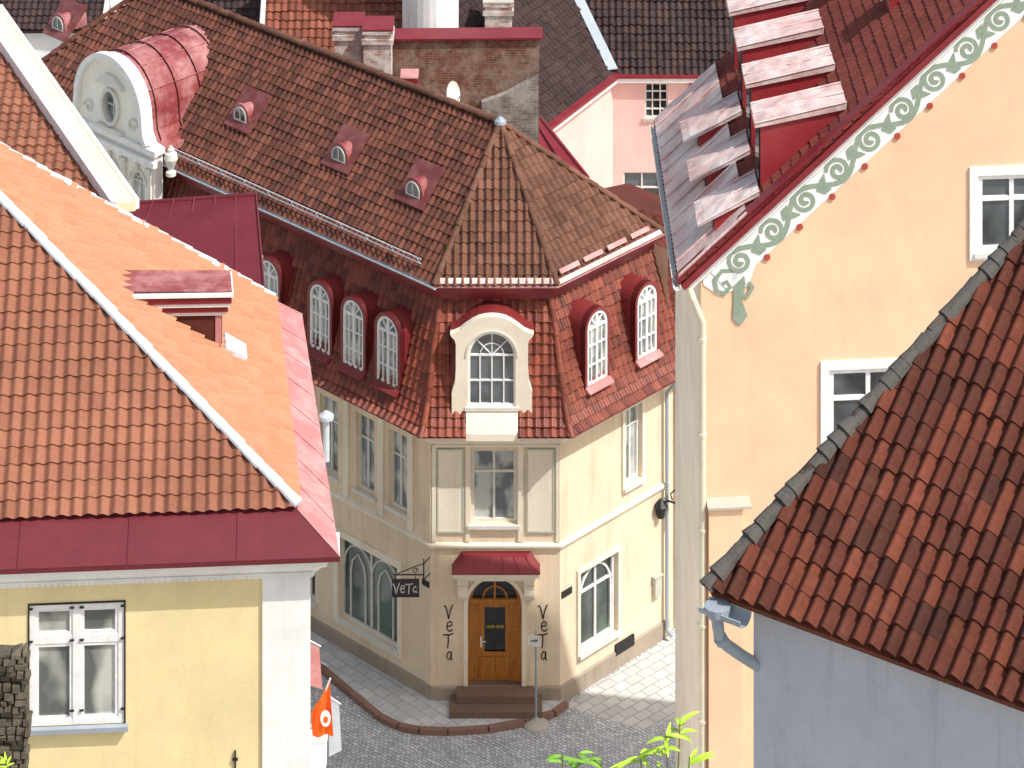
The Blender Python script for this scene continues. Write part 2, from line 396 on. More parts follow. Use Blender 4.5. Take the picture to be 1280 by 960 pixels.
def text(body,size,fr,a,z,d,mat,parent,name='lettering',center=True,ext=.008,**k):
    cu=bpy.data.curves.new('t','FONT'); cu.body=body; cu.size=size; cu.extrude=ext
    if center: cu.align_x='CENTER'; cu.align_y='CENTER'
    o=bpy.data.objects.new('t',cu); COL.objects.link(o); dg=bpy.context.evaluated_depsgraph_get(); dg.update()
    me=bpy.data.meshes.new_from_object(o.evaluated_get(dg)); bpy.data.objects.remove(o)
    u,n=fr.u,fr.n
    uu=u if u.cross(ZA).dot(n)>0 else -u
    Mx=Matrix(((uu.x,0,n.x,0),(uu.y,0,n.y,0),(uu.z,1,n.z,0),(0,0,0,1)))
    me.transform(Matrix.Translation(fr.p(a,z,d))@Mx)
    me.materials.clear(); return finish(name,me,mat,parent,**k)
def shed(parent,p,f,w,width,hf,length,rise,wm,rm,winm=None,ov=.12,th=.06,seam=True,label=None,fo=.2):
    p,f,w=V(p),V(f).normalized(),V(w).normalized(); h=width/2
    mb=MB()
    prof=[(0,-.25),(0,hf),(-length,hf+rise),(-length,hf+rise-.3)]
    pts=[p+f*a+ZA*z-w*h for a,z in prof]; mb.prism(pts,w*width)
    body=mb.build('dormer',wm,parent,label=label)
    mb=MB(); nx,ny=8,5; top=[]
    for j in range(ny+1):
        for i in range(nx+1):
            a=fo-(length+fo)*i/nx; q=-(h+ov)+2*(h+ov)*j/ny
            z=hf+.01+th-rise*a/length+(random.uniform(-.018,.022) if 0<j<ny else 0)-(.05 if i==0 else 0)
            top.append(p+f*a+ZA*z+w*q)
    mb.add(top,[(j*(nx+1)+i,j*(nx+1)+i+1,(j+1)*(nx+1)+i+1,(j+1)*(nx+1)+i) for j in range(ny) for i in range(nx)])
    bq=lambda a,q,dz:p+f*a+ZA*(hf+.01-rise*a/length+dz)+w*q
    for q in (-(h+ov),h+ov): mb.quad(bq(fo,q,-.02),bq(-length,q,-.02),bq(-length,q,th),bq(fo,q,th-.05))
    mb.quad(bq(fo,-(h+ov),-.04),bq(fo,h+ov,-.04),bq(fo,h+ov,th-.05),bq(fo,-(h+ov),th-.05))
    mb.quad(bq(fo,-(h+ov),-.02),bq(fo,h+ov,-.02),bq(-length,h+ov,-.02),bq(-length,-(h+ov),-.02))
    if seam:
        for q in (-(h+ov),0,h+ov-.03):
            mb.tube([bq(fo,q,th-.02),bq(-length,q,th+.03)],.022,5)
    mb.build('dormer_roof',rm,body)
    if winm:
        fr=Fr(p,w,f); g=MB(); fr.box(g,-h+.1,h-.1,.12,hf-.1,0.002,.03); g.build('pane',winm,body)
    return body

# ================================================================= ground
mb=MB(); mb.quad((-900,-300,0),(900,-300,0),(900,2500,0),(-900,2500,0)); mb.build('ground',GROUNDM,kind='structure',label='grey ground under the old town',cat='ground')
mb=MB(); mb.quad((-16,60,.004),(14,60,.004),(14,79,.004),(10,92,.004),(-16,96,.004)); mb.build('road',COBBLE,kind='structure',label='grey cobbled road in front of the corner house',cat='road')
dL=V((-.724,.690,0)).normalized(); dR=V((.690,.724,0)).normalized()
nL=-dR; nR=-dL; nC=V((0,-1,0))
A=V((-2,77.7,0)); B=V((1.2,77.7,0)); LR=4.13
C0=V((-.364,76.14,0))
pv=[on_z(x,y,.12) for x,y in ((360,792),(392,822),(440,862),(478,893),(500,904),(525,909),(560,910),(610,907),(655,899),(690,888),(706,876))]
poly=pv+[B+V((.0,.1,.12)),A+V((0,.1,.12)),A+dL*9+V((0,0,.12))]
mb=MB(); mb.prism([V((p.x,p.y,.0)) for p in poly],(0,0,.12)); mb.build('pavement',SLABS,kind='structure',label='grey slab pavement around the corner house',cat='pavement')
mb=MB()
for i in range(len(pv)-1):
    a,b=pv[i],pv[i+1]; d=(b-a).normalized(); n=V((-d.y,d.x,0))
    if n.y<0:n=-n
    mb.box(V((a.x,a.y,0))-n*.14,d*((b-a).length-.015),n*.16,(0,0,.135+.004*(i%2)))
mb.build('kerb',KERB,kind='structure',label='reddish granite kerb of the corner pavement',cat='kerb')
mb=MB(); mb.quad(B+V((.1,-.1,.008)),V((3.2,76.6,.008)),V((9,80,.008)),V((12,90,.008)),B+dR*14+V((0,0,.008))); mb.build('pavement',SLABSR,kind='structure',label='pale sunlit slab paving beside the corner house',cat='pavement')

# ================================================================= centre corner house
ch=thing('corner_house','cream corner house with red tiled mansard roof, arched dormers and chamfered entrance front','house',(0,77.7,0))
fl=Fr(A,dL,nL); fc=Fr(A,V((1,0,0)),nC); frr=Fr(B,dR,nR)
ZW=7.1
WL=[(1.22,.62),(2.42,.62),(3.78,.62),(5.1,.62),(6.4,.62)]
holes=[rect(c-.34,c+.34,4.4,6.35) for c,_ in WL]
holes.append(rect(1.2,3.4,.85,2.95)); holes.append(rect(4.3,6.3,.85,2.95))
wall('wall',fl,rect(0,17.5,0,ZW),holes,CREAM,ch,reveal=.22)
for c,_ in WL:
    window(ch,fl,c-.34,c+.34,4.4,6.35,d=-.14,cols=2,rows=(.68,),fw=.07,bw=.05,fm=OFFW,gm=GLASS_P,sd=.08)
def sw(a0,a1):
    def ex(mb):
        w2=(a1-a0-.16)/2
        for k in range(2):
            x0=a0+.08+k*w2; x1=x0+w2; m=(x0+x1)/2
            ribbon(mb,fl,[(m+.5*w2*math.cos(R(t)),2.2+.62*math.sin(R(t))) for t in range(0,181,12)],.035,-.17,-.11)
            ribbon(mb,fl,[(m-.27,.93),(m-.27,2.1),(m-.2,2.4),(m,2.62),(m+.2,2.4),(m+.27,2.1),(m+.27,.93)],.035,-.17,-.112)
        fl.box(mb,(a0+a1)/2-.025,(a0+a1)/2+.025,.9,2.9,-.17,-.1)
    return ex
window(ch,fl,1.2,3.4,.85,2.95,d=-.14,cols=1,rows=(),fw=.08,bw=.07,fm=OFFW,gm=GLASS_G,extra=sw(1.2,3.4),sd=.08)
window(ch,fl,4.3,6.3,.85,2.95,d=-.14,cols=1,rows=(),fw=.08,bw=.07,fm=OFFW,gm=GLASS_G,extra=sw(4.3,6.3),sd=.08)
wall('wall',fc,rect(0,3.2,0,ZW),[rect(.98,2.12,4.5,6.35),arch(.9,2.24,.45,3.15,14)],CREAM,ch,reveal=.32)
window(ch,fc,.98,2.12,4.5,6.35,d=-.16,cols=2,rows=(.68,),fw=.08,bw=.06,fm=OFFW,gm=GLASS_P,sd=.1)
wall('wall',frr,rect(0,LR,0,ZW),[rect(.72,2.15,.95,2.98),rect(2.42,3.08,4.5,6.55)],CREAM,ch,reveal=.25)
def ex2(mb):
    ribbon(mb,frr,arch(.85,2.02,1.05,2.88,12,.7)[1:]+[(.85,1.05)],.05,-.2,-.1)
window(ch,frr,.72,2.15,.95,2.98,d=-.14,cols=2,rows=(.7,),fw=.09,bw=.06,fm=WHITE,gm=GLASS_G,extra=ex2,sd=.12)
window(ch,frr,2.42,3.08,4.5,6.55,d=-.14,cols=2,rows=(.7,),fw=.07,bw=.045,fm=WHITE,gm=GLASS_P,sd=.12)
Cc=B+dR*LR
mb=MB(); mb.quad(Cc,Cc-nR*17,Cc-nR*17+ZA*10,Cc+ZA*10); mb.quad(A+dL*17.5,A+dL*17.5-nL*6.4,A+dL*17.5-nL*6.4+ZA*10,A+dL*17.5+ZA*10); mb.build('wall',CREAM,ch,label='plain rear wall',recalc=False)
path=[A+dL*17.5,A,B,Cc]; nss=[nL,nC,nR]
mb=MB(); sweep(mb,path,nss,[(0.003,0),(.05,0),(.05,.42),(.003,.46)])
mb.build('plinth',STONE,ch)
mb=MB(); sweep(mb,path,nss,[(0.003,3.86),(.06,3.9),(.09,3.96),(.09,4.0),(.003,4.05)]); mb.build('string_course',CREAM_W,ch)
mb=MB(); sweep(mb,path,nss,[(0.003,6.5),(.06,6.52),(.1,6.62),(.16,6.66),(.2,6.8),(.5,6.92),(.5,6.98),(.003,6.98)]); mb.build('cornice',CREAM_W,ch)
mb=MB()
for a0,a1 in ((.0,.1),(3.1,3.2),(.84,.95),(2.15,2.28)): fc.box(mb,a0,a1,4.07,6.5,.002,.045)
fc.box(mb,.0,3.2,6.44,6.5,.002,.044)
mb.build('pilaster',CREAM_W,ch)
for a0,a1 in ((.12,.8),(2.36,3.06)):
    mb=MB(); ring(mb,fc,rect(a0,a1,4.3,6.4),rect(a0+.04,a1-.04,4.34,6.36),.002,.045)
    o=mb.build('wall_panel',GREYW,ch); mb=MB(); fc.box(mb,a0+.042,a1-.042,4.342,6.358,.003,.03); mb.build('panel_field',CREAM_W,o)
mb=MB(); fl.box(mb,0,.2,4.07,6.5,.002,.05); fl.box(mb,0,.198,.47,3.86,.002,.04); fl.box(mb,.02,.18,3.86,4.07,.002,.03); mb.build('pilaster',CREAM,ch)
for c in (.75,1.82,3.1,4.4,5.75):
    mb=MB(); fl.box(mb,c-.09,c+.09,4.07,6.5,.002,.05); mb.build('pilaster',CREAM_W,ch)
mb=MB(); ring(mb,fl,rect(1.05,3.55,.7,3.12),rect(1.2,3.4,.85,2.95),.002,.05); mb.build('window_surround',CREAM_W,ch)
mb=MB(); ring(mb,frr,rect(.62,2.25,.85,3.08),rect(.72,2.15,.95,2.98),.002,.05); mb.build('window_surround',CREAM_W,ch)
mb=MB(); ring(mb,frr,rect(2.32,3.18,4.4,6.49),rect(2.42,3.08,4.5,6.45),.002,.05); mb.build('window_surround',CREAM_W,ch)
mb=MB(); frr.box(mb,2.05,2.75,.35,.62,.002,.06); mb.build('cellar_window',BLACK,ch)
mb=MB(); frr.box(mb,3.5,3.75,1.25,1.75,.002,.12); frr.box(mb,3.47,3.78,1.75,1.78,.002,.15); mb.build('meter_box',GREYW,ch)
# door
f=fc; mb=MB()
ring(mb,f,arch(.9,2.24,.45,3.15,14),arch(1.0,2.14,.45,3.05,14),-.3,-.2)
f.box(mb,.95,1.17,.45,2.42,-.3,-.22); f.box(mb,1.97,2.19,.45,2.42,-.3,-.22)
f.box(mb,.95,2.19,2.42,2.52,-.3,-.17)
for zz in ((.5,1.0),(1.08,1.7),(1.78,2.36)):
    for a0 in (1.0,2.02): ring(mb,f,rect(a0,a0+.12,zz[0],zz[1]),rect(a0+.03,a0+.09,zz[0]+.04,zz[1]-.04),-.22,-.2)
f.box(mb,1.17,1.97,.45,1.15,-.31,-.25); f.box(mb,1.17,1.31,1.15,2.42,-.31,-.25); f.box(mb,1.83,1.97,1.15,2.42,-.31,-.25); f.box(mb,1.31,1.83,2.28,2.42,-.31,-.25)
for x0,x1 in ((1.22,1.54),(1.6,1.92)): ring(mb,f,rect(x0,x1,.55,1.04),rect(x0+.06,x1-.06,.61,.98),-.25,-.22)
f.box(mb,1.28,1.86,1.1,1.17,-.25,-.215); f.box(mb,1.165,1.18,.45,2.42,-.25,-.2); f.box(mb,1.96,1.975,.45,2.42,-.25,-.2)
f.box(mb,1.545,1.595,2.52,3.06,-.27,-.22); ribbon(mb,f,[(1.57+.3*math.cos(R(t)),2.52+.3*math.sin(R(t))) for t in range(0,181,20)],.04,-.27,-.225)
door=mb.build('door',WOODY,ch,label='honey brown glazed wooden entrance door')
g=MB(); f.box(g,1.31,1.83,1.17,2.28,-.3,-.275); g.build('pane',GLASS_D,door)
g=MB(); pts=arch(1.0,2.14,2.52,3.05,14); g.add([f.p(a,z,-.26) for a,z in pts],[tuple(range(len(pts)))]); g.build('fanlight',GLASS_D,door)
g=MB(); f.box(g,1.2,1.25,1.3,1.55,-.25,-.2); g.tube([f.p(1.23,1.45,-.2),f.p(1.35,1.45,-.18)],.015,6); g.build('handle',OFFW,door)
text('10.00-18.00',.095,f,1.57,1.78,-.268,TXTY,door,'lettering')
mb=MB(); ribbon(mb,f,[(.84,.47)]+[(1.57+.73*math.cos(R(t)),2.48+.73*math.sin(R(t))) for t in range(180,-1,-12)]+[(2.3,.47)],.1,.002,.05); mb.build('door_surround',CREAM_W,ch)
# canopy
mb=MB(); a0,a1=.52,2.68; CD=.46
pts=[f.p(a0,3.52,CD),f.p(a1,3.52,CD),f.p(a1,3.52,.003),f.p(a0,3.52,.003)]; tp=[f.p(a0+.3,3.76,.16),f.p(a1-.3,3.76,.16),f.p(a1-.22,3.82,.003),f.p(a0+.22,3.82,.003)]
mb.add(pts+tp,[(0,1,5,4),(1,2,6,5),(3,0,4,7),(4,5,6,7),(0,1,2,3)])
mb.box(f.p(a0-.02,3.495,CD+.02),(a1-a0+.04,0,0),(0,CD,0),(0,0,.025))
for i in range(6): mb.tube([f.p(a0+.1+i*.39,3.525,CD-.02),f.p(a0+.36+i*.29,3.77,.16)],.014,4)
can=mb.build('door_canopy',REDM,ch)
mb=MB(); f.box(mb,a0+.0,a1-.0,3.38,3.49,.003,CD-.02); f.box(mb,a0+.1,a1-.1,3.27,3.38,.003,CD-.1); f.box(mb,.84,2.32,3.18,3.27,.003,.12)
mb.build('canopy_moulding',CREAM_W,can)
for a in (a0+.12,a1-.38):
    mb=MB(); mb.prism([f.p(a,z,d) for d,z in ((.003,2.66),(.1,2.66),(.16,2.78),(.12,2.9),(.13,3.0),(.2,3.08),(.3,3.14),(.33,3.27),(.003,3.27))],(.26,0,0)); mb.build('bracket',CREAM_W,can)
for z0,z1,dd,a0,a1 in ((.13,.27,.8,.45,2.75),(.27,.455,.45,.62,2.55)):
    mb=MB(); f.box(mb,a0,a1,z0-.02,z1,-.3 if z0>.2 else .06,dd); mb.build('step',STEPM,ch)
for a in (.42,2.78):
    for ch_,zz,dx,sz in (('V',2.3,0,.34),('e',1.95,.02,.28),('T',1.58,-.02,.36),('a',1.23,.01,.28)):
        mb=MB(); glyph(mb,f,ch_,a+dx,zz,sz,.004,.03,.72); mb.build('lettering',INK,ch,recalc=False)
mb=MB(); frr.box(mb,.05,.42,2.62,2.78,.003,.03); mb.build('plaque',BLACK,ch); mb=MB(); fl.box(mb,.05,.3,2.9,3.04,.042,.06); mb.build('plaque',BLACK,ch)
# --- mansard
MP=[(.65,6.98),(.42,7.2),(.2,7.65),(.0,8.3),(-.25,9.1),(-.6,9.96)]
def mansard(fr,u0,u1,clips,cw=.2):
    pd=np.array([p[0] for p in MP]); pz=np.array([p[1] for p in MP]); sl=np.concatenate([[0],np.cumsum(np.hypot(np.diff(pd),np.diff(pz)))])
    o=np.array(fr.o); un=np.array(fr.u); nn=np.array(fr.n)
    def f(u,v,h):
        d=np.interp(v,sl,pd); z=np.interp(v,sl,pz); e=.15
        dd=np.interp(v+e,sl,pd)-np.interp(v-e,sl,pd); dz=np.interp(v+e,sl,pz)-np.interp(v-e,sl,pz); L=np.hypot(dd,dz)+1e-9
        nd=dz/L; nz=-dd/L
        return o+(u+u0)[...,None]*un+(d+nd*h)[...,None]*nn+(z+nz*h)[...,None]*np.array([0,0,1.])
    SEED[0]+=1
    me=grid_mesh('mansard_slope',f,u1-u0,sl[-1],cw,.24,.05,.045,8,SEED[0],clips,.6)
    return finish('mansard_slope',me,T_MANS,ch)
mA=(nL+nC)/(1+nL.dot(nC)); mB=(nC+nR)/(1+nC.dot(nR))
pA=mA.cross(ZA).normalized(); pB=mB.cross(ZA).normalized()
def side(p,no,inside):
    return (p,no if (inside-p).dot(no)<0 else -no)
inL=A+dL*5; inC=V((-.4,77.7,8)); inR=B+dR*3
mansard(fl,-.5,17.5,[side(A,pA,inL)])
mansard(fc,-.5,3.8,[side(A,pA,inC),side(fc.p(.86,0),V((1,0,0)),fc.p(0,0))])
mansard(fc,-.5,3.8,[side(B,pB,inC),side(fc.p(2.14,0),V((1,0,0)),fc.p(3,0))])
mansard(fc,-.5,3.8,[side(fc.p(.86,0),V((1,0,0)),fc.p(1.5,0)),side(fc.p(2.14,0),V((1,0,0)),fc.p(1.5,0)),side(V((0,0,9.2)),ZA,V((0,0,10)))])
mansard(frr,-.5,LR,[side(B,pB,inR)])
mb=MB(); sweep(mb,path,nss,[(.5,6.99)]+[(d-.06,z) for d,z in MP[1:]]+[(-1.2,9.96),(-1.2,6.99)]); mb.build('mansard_core',T_DKRED,ch)
for P_,m_ in ((A,mA),(B,mB)):
    for i in range(len(MP)-1):
        a=P_+m_*(MP[i][0]+.03)+ZA*(MP[i][1]+.03); b=P_+m_*(MP[i+1][0]+.03)+ZA*(MP[i+1][1]+.03)
        caps(ch,a,b,T_MANS,.075,.3,'hip_cap',up=m_+ZA*.3)
ep=[(.5,6.985),(.68,6.985),(.68,7.01),(.5,7.04)]
mb=MB(); sweep(mb,[path[0],path[1],fc.p(.86,0)],nss[:2],ep); mb.build('eave_edge',REDM,ch)
mb=MB(); sweep(mb,[fc.p(2.14,0),path[2],path[3]],nss[1:],ep); mb.build('eave_edge',REDM,ch)
mb=MB(); sweep(mb,path,nss,[(-.62,9.9),(-.48,9.9),(-.46,10.06),(-.34,10.1),(-.32,10.22),(-.22,10.26),(-.2,10.36),(-.7,10.36)]); mb.build('upper_cornice',REDM,ch)
def offA(d,z): return A+mA*d+ZA*z
def offB(d,z): return B+mB*d+ZA*z
def offC(d,z): return Cc+nR*d+ZA*z
mb=MB()
g=[(.07*math.cos(R(t)),.07*math.sin(R(t))) for t in range(180,361,30)]
sweep(mb,path[:2],nss[:1],[(-.12+x,10.38+z) for x,z in g]+[(-.12+x*.85,10.385+z*.85) for x,z in reversed(g)])
mb.build('gutter',ZINC,ch)
mb=MB(); p_=[path[1],path[2],path[3]]; sweep(mb,p_,nss[1:],[(-.3,10.37),(-.12,10.34),(-.12,10.38),(-.3,10.42)]); mb.build('eave_edge',PINKM,ch)
ZE=10.36; AP=V((-.306,80.5,13.34)); RE=C0+dL*17+dR*3.2; RE.z=13.34
EA=offA(-.16,ZE); EB=offB(-.16,ZE); EC=offC(-.16,ZE); EL=A+dL*17.7+nL*-.16+ZA*ZE
PL=[EA,EL,RE,AP]
tile_slope(ch,PL,T_MAIN,cw=.19,rl=.25,A=.06,B=.03,ns=8,jit=.6)
tile_slope(ch,[EA,EB,AP],T_RIGHT,cw=.2,rl=.26,A=.085,B=.028,ns=8,jit=.7)
tile_slope(ch,[EB,EC,AP],T_RIGHT,cw=.2,rl=.26,A=.065,B=.025,ns=8,jit=.7)
BE=RE+dR*3.3; BE.z=ZE
mb=MB(); mb.quad(AP,RE,BE,EC); mb.quad(RE,EL,BE); mb.build('roof_slope',T_MAIN,ch,label='plain rear roof slope',recalc=False)
up=V((0,0,.06))
for a,b in ((EA,AP),(EB,AP),(EC,AP)): caps(ch,a+up,b+up,T_RIGHT,.08,.3,'hip_cap')
caps(ch,AP+up,RE+up,T_RIGHT,.1,.34,'ridge_cap'); caps(ch,EL+up,RE+up,T_MAIN,.1,.34,'hip_cap')
mb=MB(); mb.lathe(AP+V((0,0,.02)),[(.16,0),(.15,.08),(.08,.14),(.03,.18)]); mb.build('ridge_finial',ZINCD,ch)
NL=(EL-EA).cross(AP-EA).normalized(); NL=NL if NL.z>0 else -NL
upL=(AP-EA)-(dL*((AP-EA).dot(dL))); upL.normalize()
mb=MB()
for q in (.32,.4): mb.tube([EA+upL*q+dL*.6+NL*(.17+(q-.32)),EA+upL*q+dL*10.2+NL*(.17+(q-.32))],.016,5)
for i in range(11): mb.tube([EA+upL*.32+dL*(.7+i*.94)+NL*.02,EA+upL*.37+dL*(.7+i*.94)+NL*.27],.014,5)
mb.build('snow_rail',ZINC,ch)
NR=(EC-EB).cross(AP-EB).normalized(); NR=NR if NR.z>0 else -NR; ur=(AP-EB)-(dR*((AP-EB).dot(dR))); ur.normalize()
for t0 in (.2,1.1,2.0,2.9):
    mb=MB(); mb.box(EB+dR*t0+ur*.2+NR*.1,dR*.7,ur*.12,NR*.04); mb.build('snow_guard',PINKM,ch)
mb=MB(); mb.box(EB+NR*.07,dR*3.95,ur*.12,NR*.03); mb.box(EA+V((.05,-.02,.07)),V((EB.x-EA.x-.1,0,0)),V((0,.09,.1)),V((0,-.01,.02))); mb.build('eave_flashing',PALEM,ch)
def arch_dormer(fr,c,z0,z1,w=.8):
    h=w/2; o=.085; D=.2
    mb=MB(); out=arch(c-h-o,c+h+o,z0-.04,z1+o,14); inn=arch(c-h,c+h,z0,z1,14)
    ring(mb,fr,out,inn,D-.1,D+.08)
    n=len(out)
    for i in range(n):
        j=(i+1)%n; mb.quad(fr.p(*out[i],D+.08),fr.p(*out[j],D+.08),fr.p(*out[j],-.8),fr.p(*out[i],-.8))
    d=mb.build('dormer',HOOD,ch,recalc=False)
    outer=inn; mb=MB(); inner=arch(c-h+.065,c+h-.065,z0+.065,z1-.065,14); ring(mb,fr,outer,inner,D-.02,D+.065)
    zs=z1-h; D-=.02
    fr.box(mb,c-.03,c+.03,z0,z1-.03,D,D+.08)
    for q in (.33,.68): fr.box(mb,c-h+.02,c+h-.02,z0+(zs-z0)*q-.015,z0+(zs-z0)*q+.015,D,D+.07)
    fr.box(mb,c-h+.02,c+h-.02,zs-.03,zs+.03,D,D+.082)
    for th in (50,130): ribbon(mb,fr,[(c,zs),(c+h*.95*math.cos(R(th)),zs+h*.95*math.sin(R(th)))],.03,D,D+.07)
    for s_ in (-.5,.5): fr.box(mb,c+s_*h-.014,c+s_*h+.014,z0,zs,D,D+.065)
    mb.build('window_frame',WHITE,d)
    g=MB(); g.add([fr.p(a,z,D+.02) for a,z in inn],[tuple(range(n))]); g.build('pane',GLASS_P,d)
    s=MB(); s.prism([fr.p(c-h-.08,z,dd) for dd,z in ((.1,z0+.0),(D+.1,z0+.0),(D+.26,z0-.1),(D+.26,z0-.13),(.1,z0-.1))],fr.u*(w+.16)); s.build('sill',HOOD if fr is fl else PINKM,d)
for c in (1.33,2.58,3.83,5.8,7.2,8.5): arch_dormer(fl,c,7.64,9.34,.76)
for c in (1.1,3.0): arch_dormer(frr,c,7.76,9.54,.76)
# centre dormer gable
c=1.5; D0=.34
half=[(.645,7.4),(1.0,7.4),(1.0,7.95),(.97,8.05),(.92,8.2),(.9,8.5),(.9,9.16),(.93,9.26),(1.0,9.33),(1.04,9.4),(.93,9.43),(.8,9.49),(.66,9.6),(.5,9.71),(.34,9.79),(.17,9.83),(0,9.845)]
outl=[(c+a,z) for a,z in half]+[(c-a,z) for a,z in reversed(half[:-1])]
hole=arch(c-.59,c+.59,7.6,9.44,16)
aed=wall('dormer_gable',fc,outl,[hole],CREAM_W,ch,d=D0,reveal=.2)
mb=MB(); md=MB(); n=len(outl)
for i in range(n):
    j=(i+1)%n
    mb.quad(fc.p(*outl[i],D0),fc.p(*outl[j],D0),fc.p(*outl[j],D0-.22),fc.p(*outl[i],D0-.22))
    md.quad(fc.p(*outl[i],D0-.22),fc.p(*outl[j],D0-.22),fc.p(*outl[j],-.6),fc.p(*outl[i],-.6))
# apron that carries the frame down to the wall below, splayed outwards over the cornice
mb.prism([fc.p(.855,z,d) for d,z in ((.1,6.88),(.6,6.88),(.6,7.05),(.48,7.3),(D0+.01,7.5),(.1,7.5))],(1.29,0,0))
mb.build('gable_edge',CREAM_W,aed); md.build('gable_side',HOOD,aed,recalc=False)
mb=MB(); ribbon(mb,fc,[(c+.64*math.cos(R(t)),8.85+.64*math.sin(R(t))) for t in range(0,181,12)],.04,D0+.002,D0+.025)
mb.build('window_surround',OFFW,aed)
window(ch,fc,c-.59,c+.59,7.6,9.44,d=D0-.1,ar=True,cols=4,rows=(.5,),fw=.05,bw=.035,fm=WHITE,gm=GLASS,sd=D0+.05)
def eye(px,py):
    p=ray_plane(px,py,EA,NL)
    w=.28; hgt=.43
    mb=MB(); mb.prism([p-dL*.5+upL*-.26,p+dL*.5+upL*-.26,p+dL*.5+upL*.9,p-dL*.5+upL*.9],NL*.1)
    d=mb.build('dormer',PATCHM,ch)
    fr=Fr(V((p.x,p.y,p.z+.02)),dL,nL); pts=arch(-w,w,0,hgt,10)
    mb=MB(); mb.prism([fr.p(a,z,.02) for a,z in pts],nL*-.8); mb.prism([fr.p(a,z,.07) for a,z in [(-w-.06,0),(w+.06,0)]+[((w+.06)*math.cos(R(t)),hgt-w+(w+.06)*math.sin(R(t))) for t in range(0,181,20)]],nL*-.06)
    mb.build('dormer_hood',RED_LIT,d)
    inn=arch(-w+.07,w-.07,.05,hgt-.06,10)
    mb=MB(); ring(mb,fr,arch(-w+.03,w-.03,.02,hgt-.03,10),inn,.02,.1); fr.box(mb,-.015,.015,.05,hgt-.08,.02,.095); mb.build('window_frame',OFFW,d)
    g=MB(); g.add([fr.p(a,z,.075) for a,z in inn],[tuple(range(len(inn)))]); g.build('pane',GLASS,d)
for q in ((303,152),(426,202),(519,246)): eye(*q)
for q in ((75,38),): eye(*q)
# big baroque wall gable
c=12.2; GD=.35
hf=[(1.85,6.9),(1.85,10.75),(1.95,10.8),(1.95,10.95),(1.6,11.0),(1.45,11.25),(1.4,11.6)]+[(1.4*math.cos(R(t)),11.6+1.4*math.sin(R(t))) for t in range(10,91,10)]
ol=[(c+a,z) for a,z in hf]+[(c-a,z) for a,z in reversed(hf[:-1])]
oval=[(c+.34*math.cos(R(t)),11.62+.48*math.sin(R(t))) for t in range(0,360,20)]
hs=[oval]+[arch(c+q-.3,c+q+.3,8.4,10.15,10) for q in (-1.15,0,1.15)]
gb=wall('wall_gable',fl,ol,hs,M_plaster('lightened_white_plaster',(255,250,238),.15,(214,204,186),.25),ch,d=GD,reveal=.15)  # front lies in shade; its plaster colour is lightened to look lit
mb=MB(); n=len(ol)
for i in range(n):
    j=(i+1)%n; mb.quad(fl.p(*ol[i],GD),fl.p(*ol[j],GD),fl.p(*ol[j],.05),fl.p(*ol[i],.05))
mb.build('gable_side',WHITEP,gb,recalc=False)
mb=MB(); ribbon(mb,fl,ol[4:n-4],.16,.3,.5); fl.box(mb,c-1.98,c+1.98,10.5,10.66,.352,.5); fl.box(mb,c-2.0,c+2.0,10.8,10.95,.352,.46)
mb.build('gable_cornice',WHITE,gb)
mb=MB(); mb.prism([fl.p(c-.62,12.2,.352),fl.p(c+.62,12.2,.352),fl.p(c+.2,12.5,.352),fl.p(c-.2,12.5,.352)],nL*.12); ribbon(mb,fl,oval,.1,.352,.44,True); fl.box(mb,c-.55,c+.55,10.97,11.06,.352,.5)
for s_ in (-1,1): ribbon(mb,fl,[(c+s_*(.95+.22*math.cos(t)*(1-t/9)),11.35+.22*math.sin(t)*(1-t/9)) for t in [k*.5 for k in range(14)]],.06,.352,.4)
mb.build('window_surround',OFFW,gb)
for q in (-.6,.6,-1.7,1.7):
    mb=MB(); fl.box(mb,c+q-.08,c+q+.08,7,10.5,.352,.43); fl.box(mb,c+q-.12,c+q+.12,10.3,10.42,.43,.48); mb.build('pilaster',OFFW,gb)
for q in (-1.15,0,1.15):
    mb=MB(); ribbon(mb,fl,[(c+q+.36*math.cos(R(t)),9.85+.36*math.sin(R(t))) for t in range(0,181,15)],.07,.352,.4); fl.box(mb,c+q-.06,c+q+.06,10.2,10.4,.352,.44); mb.build('window_surround',OFFW,gb)
rf=[(a,z-.03) for a,z in ol]
mb=MB(); mb.prism([fl.p(a*.985+c*.015,z,.04) for a,z in rf[1:-1]],nL*-3.0)
for k in range(4):
    ribbon(mb,fl,[(c+(a-c)*1.0,z+.01) for a,z in ol[4:n-4]],.05,-.1-k*.8,-.14-k*.8)
for t in (30,60,90,120,150): mb.tube([fl.p(c+1.4*math.cos(R(t)),11.58+1.4*math.sin(R(t)),.0),fl.p(c+1.4*math.cos(R(t)),11.58+1.4*math.sin(R(t)),-2.9)],.02,4)
gr=mb.build('gable_roof',RED_LIT,ch,label='worn red barrel metal roof, coloured paler as if lit')
for q in (-1.15,0,1.15): window(ch,fl,c+q-.3,c+q+.3,8.4,10.15,d=.24,ar=True,cols=2,rows=(.5,),fw=.05,bw=.035,fm=OFFW,gm=GLASS_P,sd=.45)
mb=MB(); ribbon(mb,fl,[(a*.96+c*.04,z*.96+11.62*.04) for a,z in oval],.05,.2,.27,True); fl.box(mb,c-.02,c+.02,11.16,12.08,.2,.26); fl.box(mb,c-.3,c+.3,11.6,11.64,.2,.26)
wv=mb.build('window',OFFW,ch,label='oval window in the baroque gable'); g=MB(); g.add([fl.p(a,z,.22) for a,z in oval],[tuple(range(len(oval)))]); g.build('pane',GLASS_P,wv)
mb=MB(); q=fl.p(9.95,10.3,.1); mb.lathe(q,[(.14,0),(.14,.1),(.06,.16),(.13,.3),(.19,.45),(.16,.6),(.06,.66),(.1,.7),(.03,.8)]); mb.build('urn_finial',OFFW,ch)
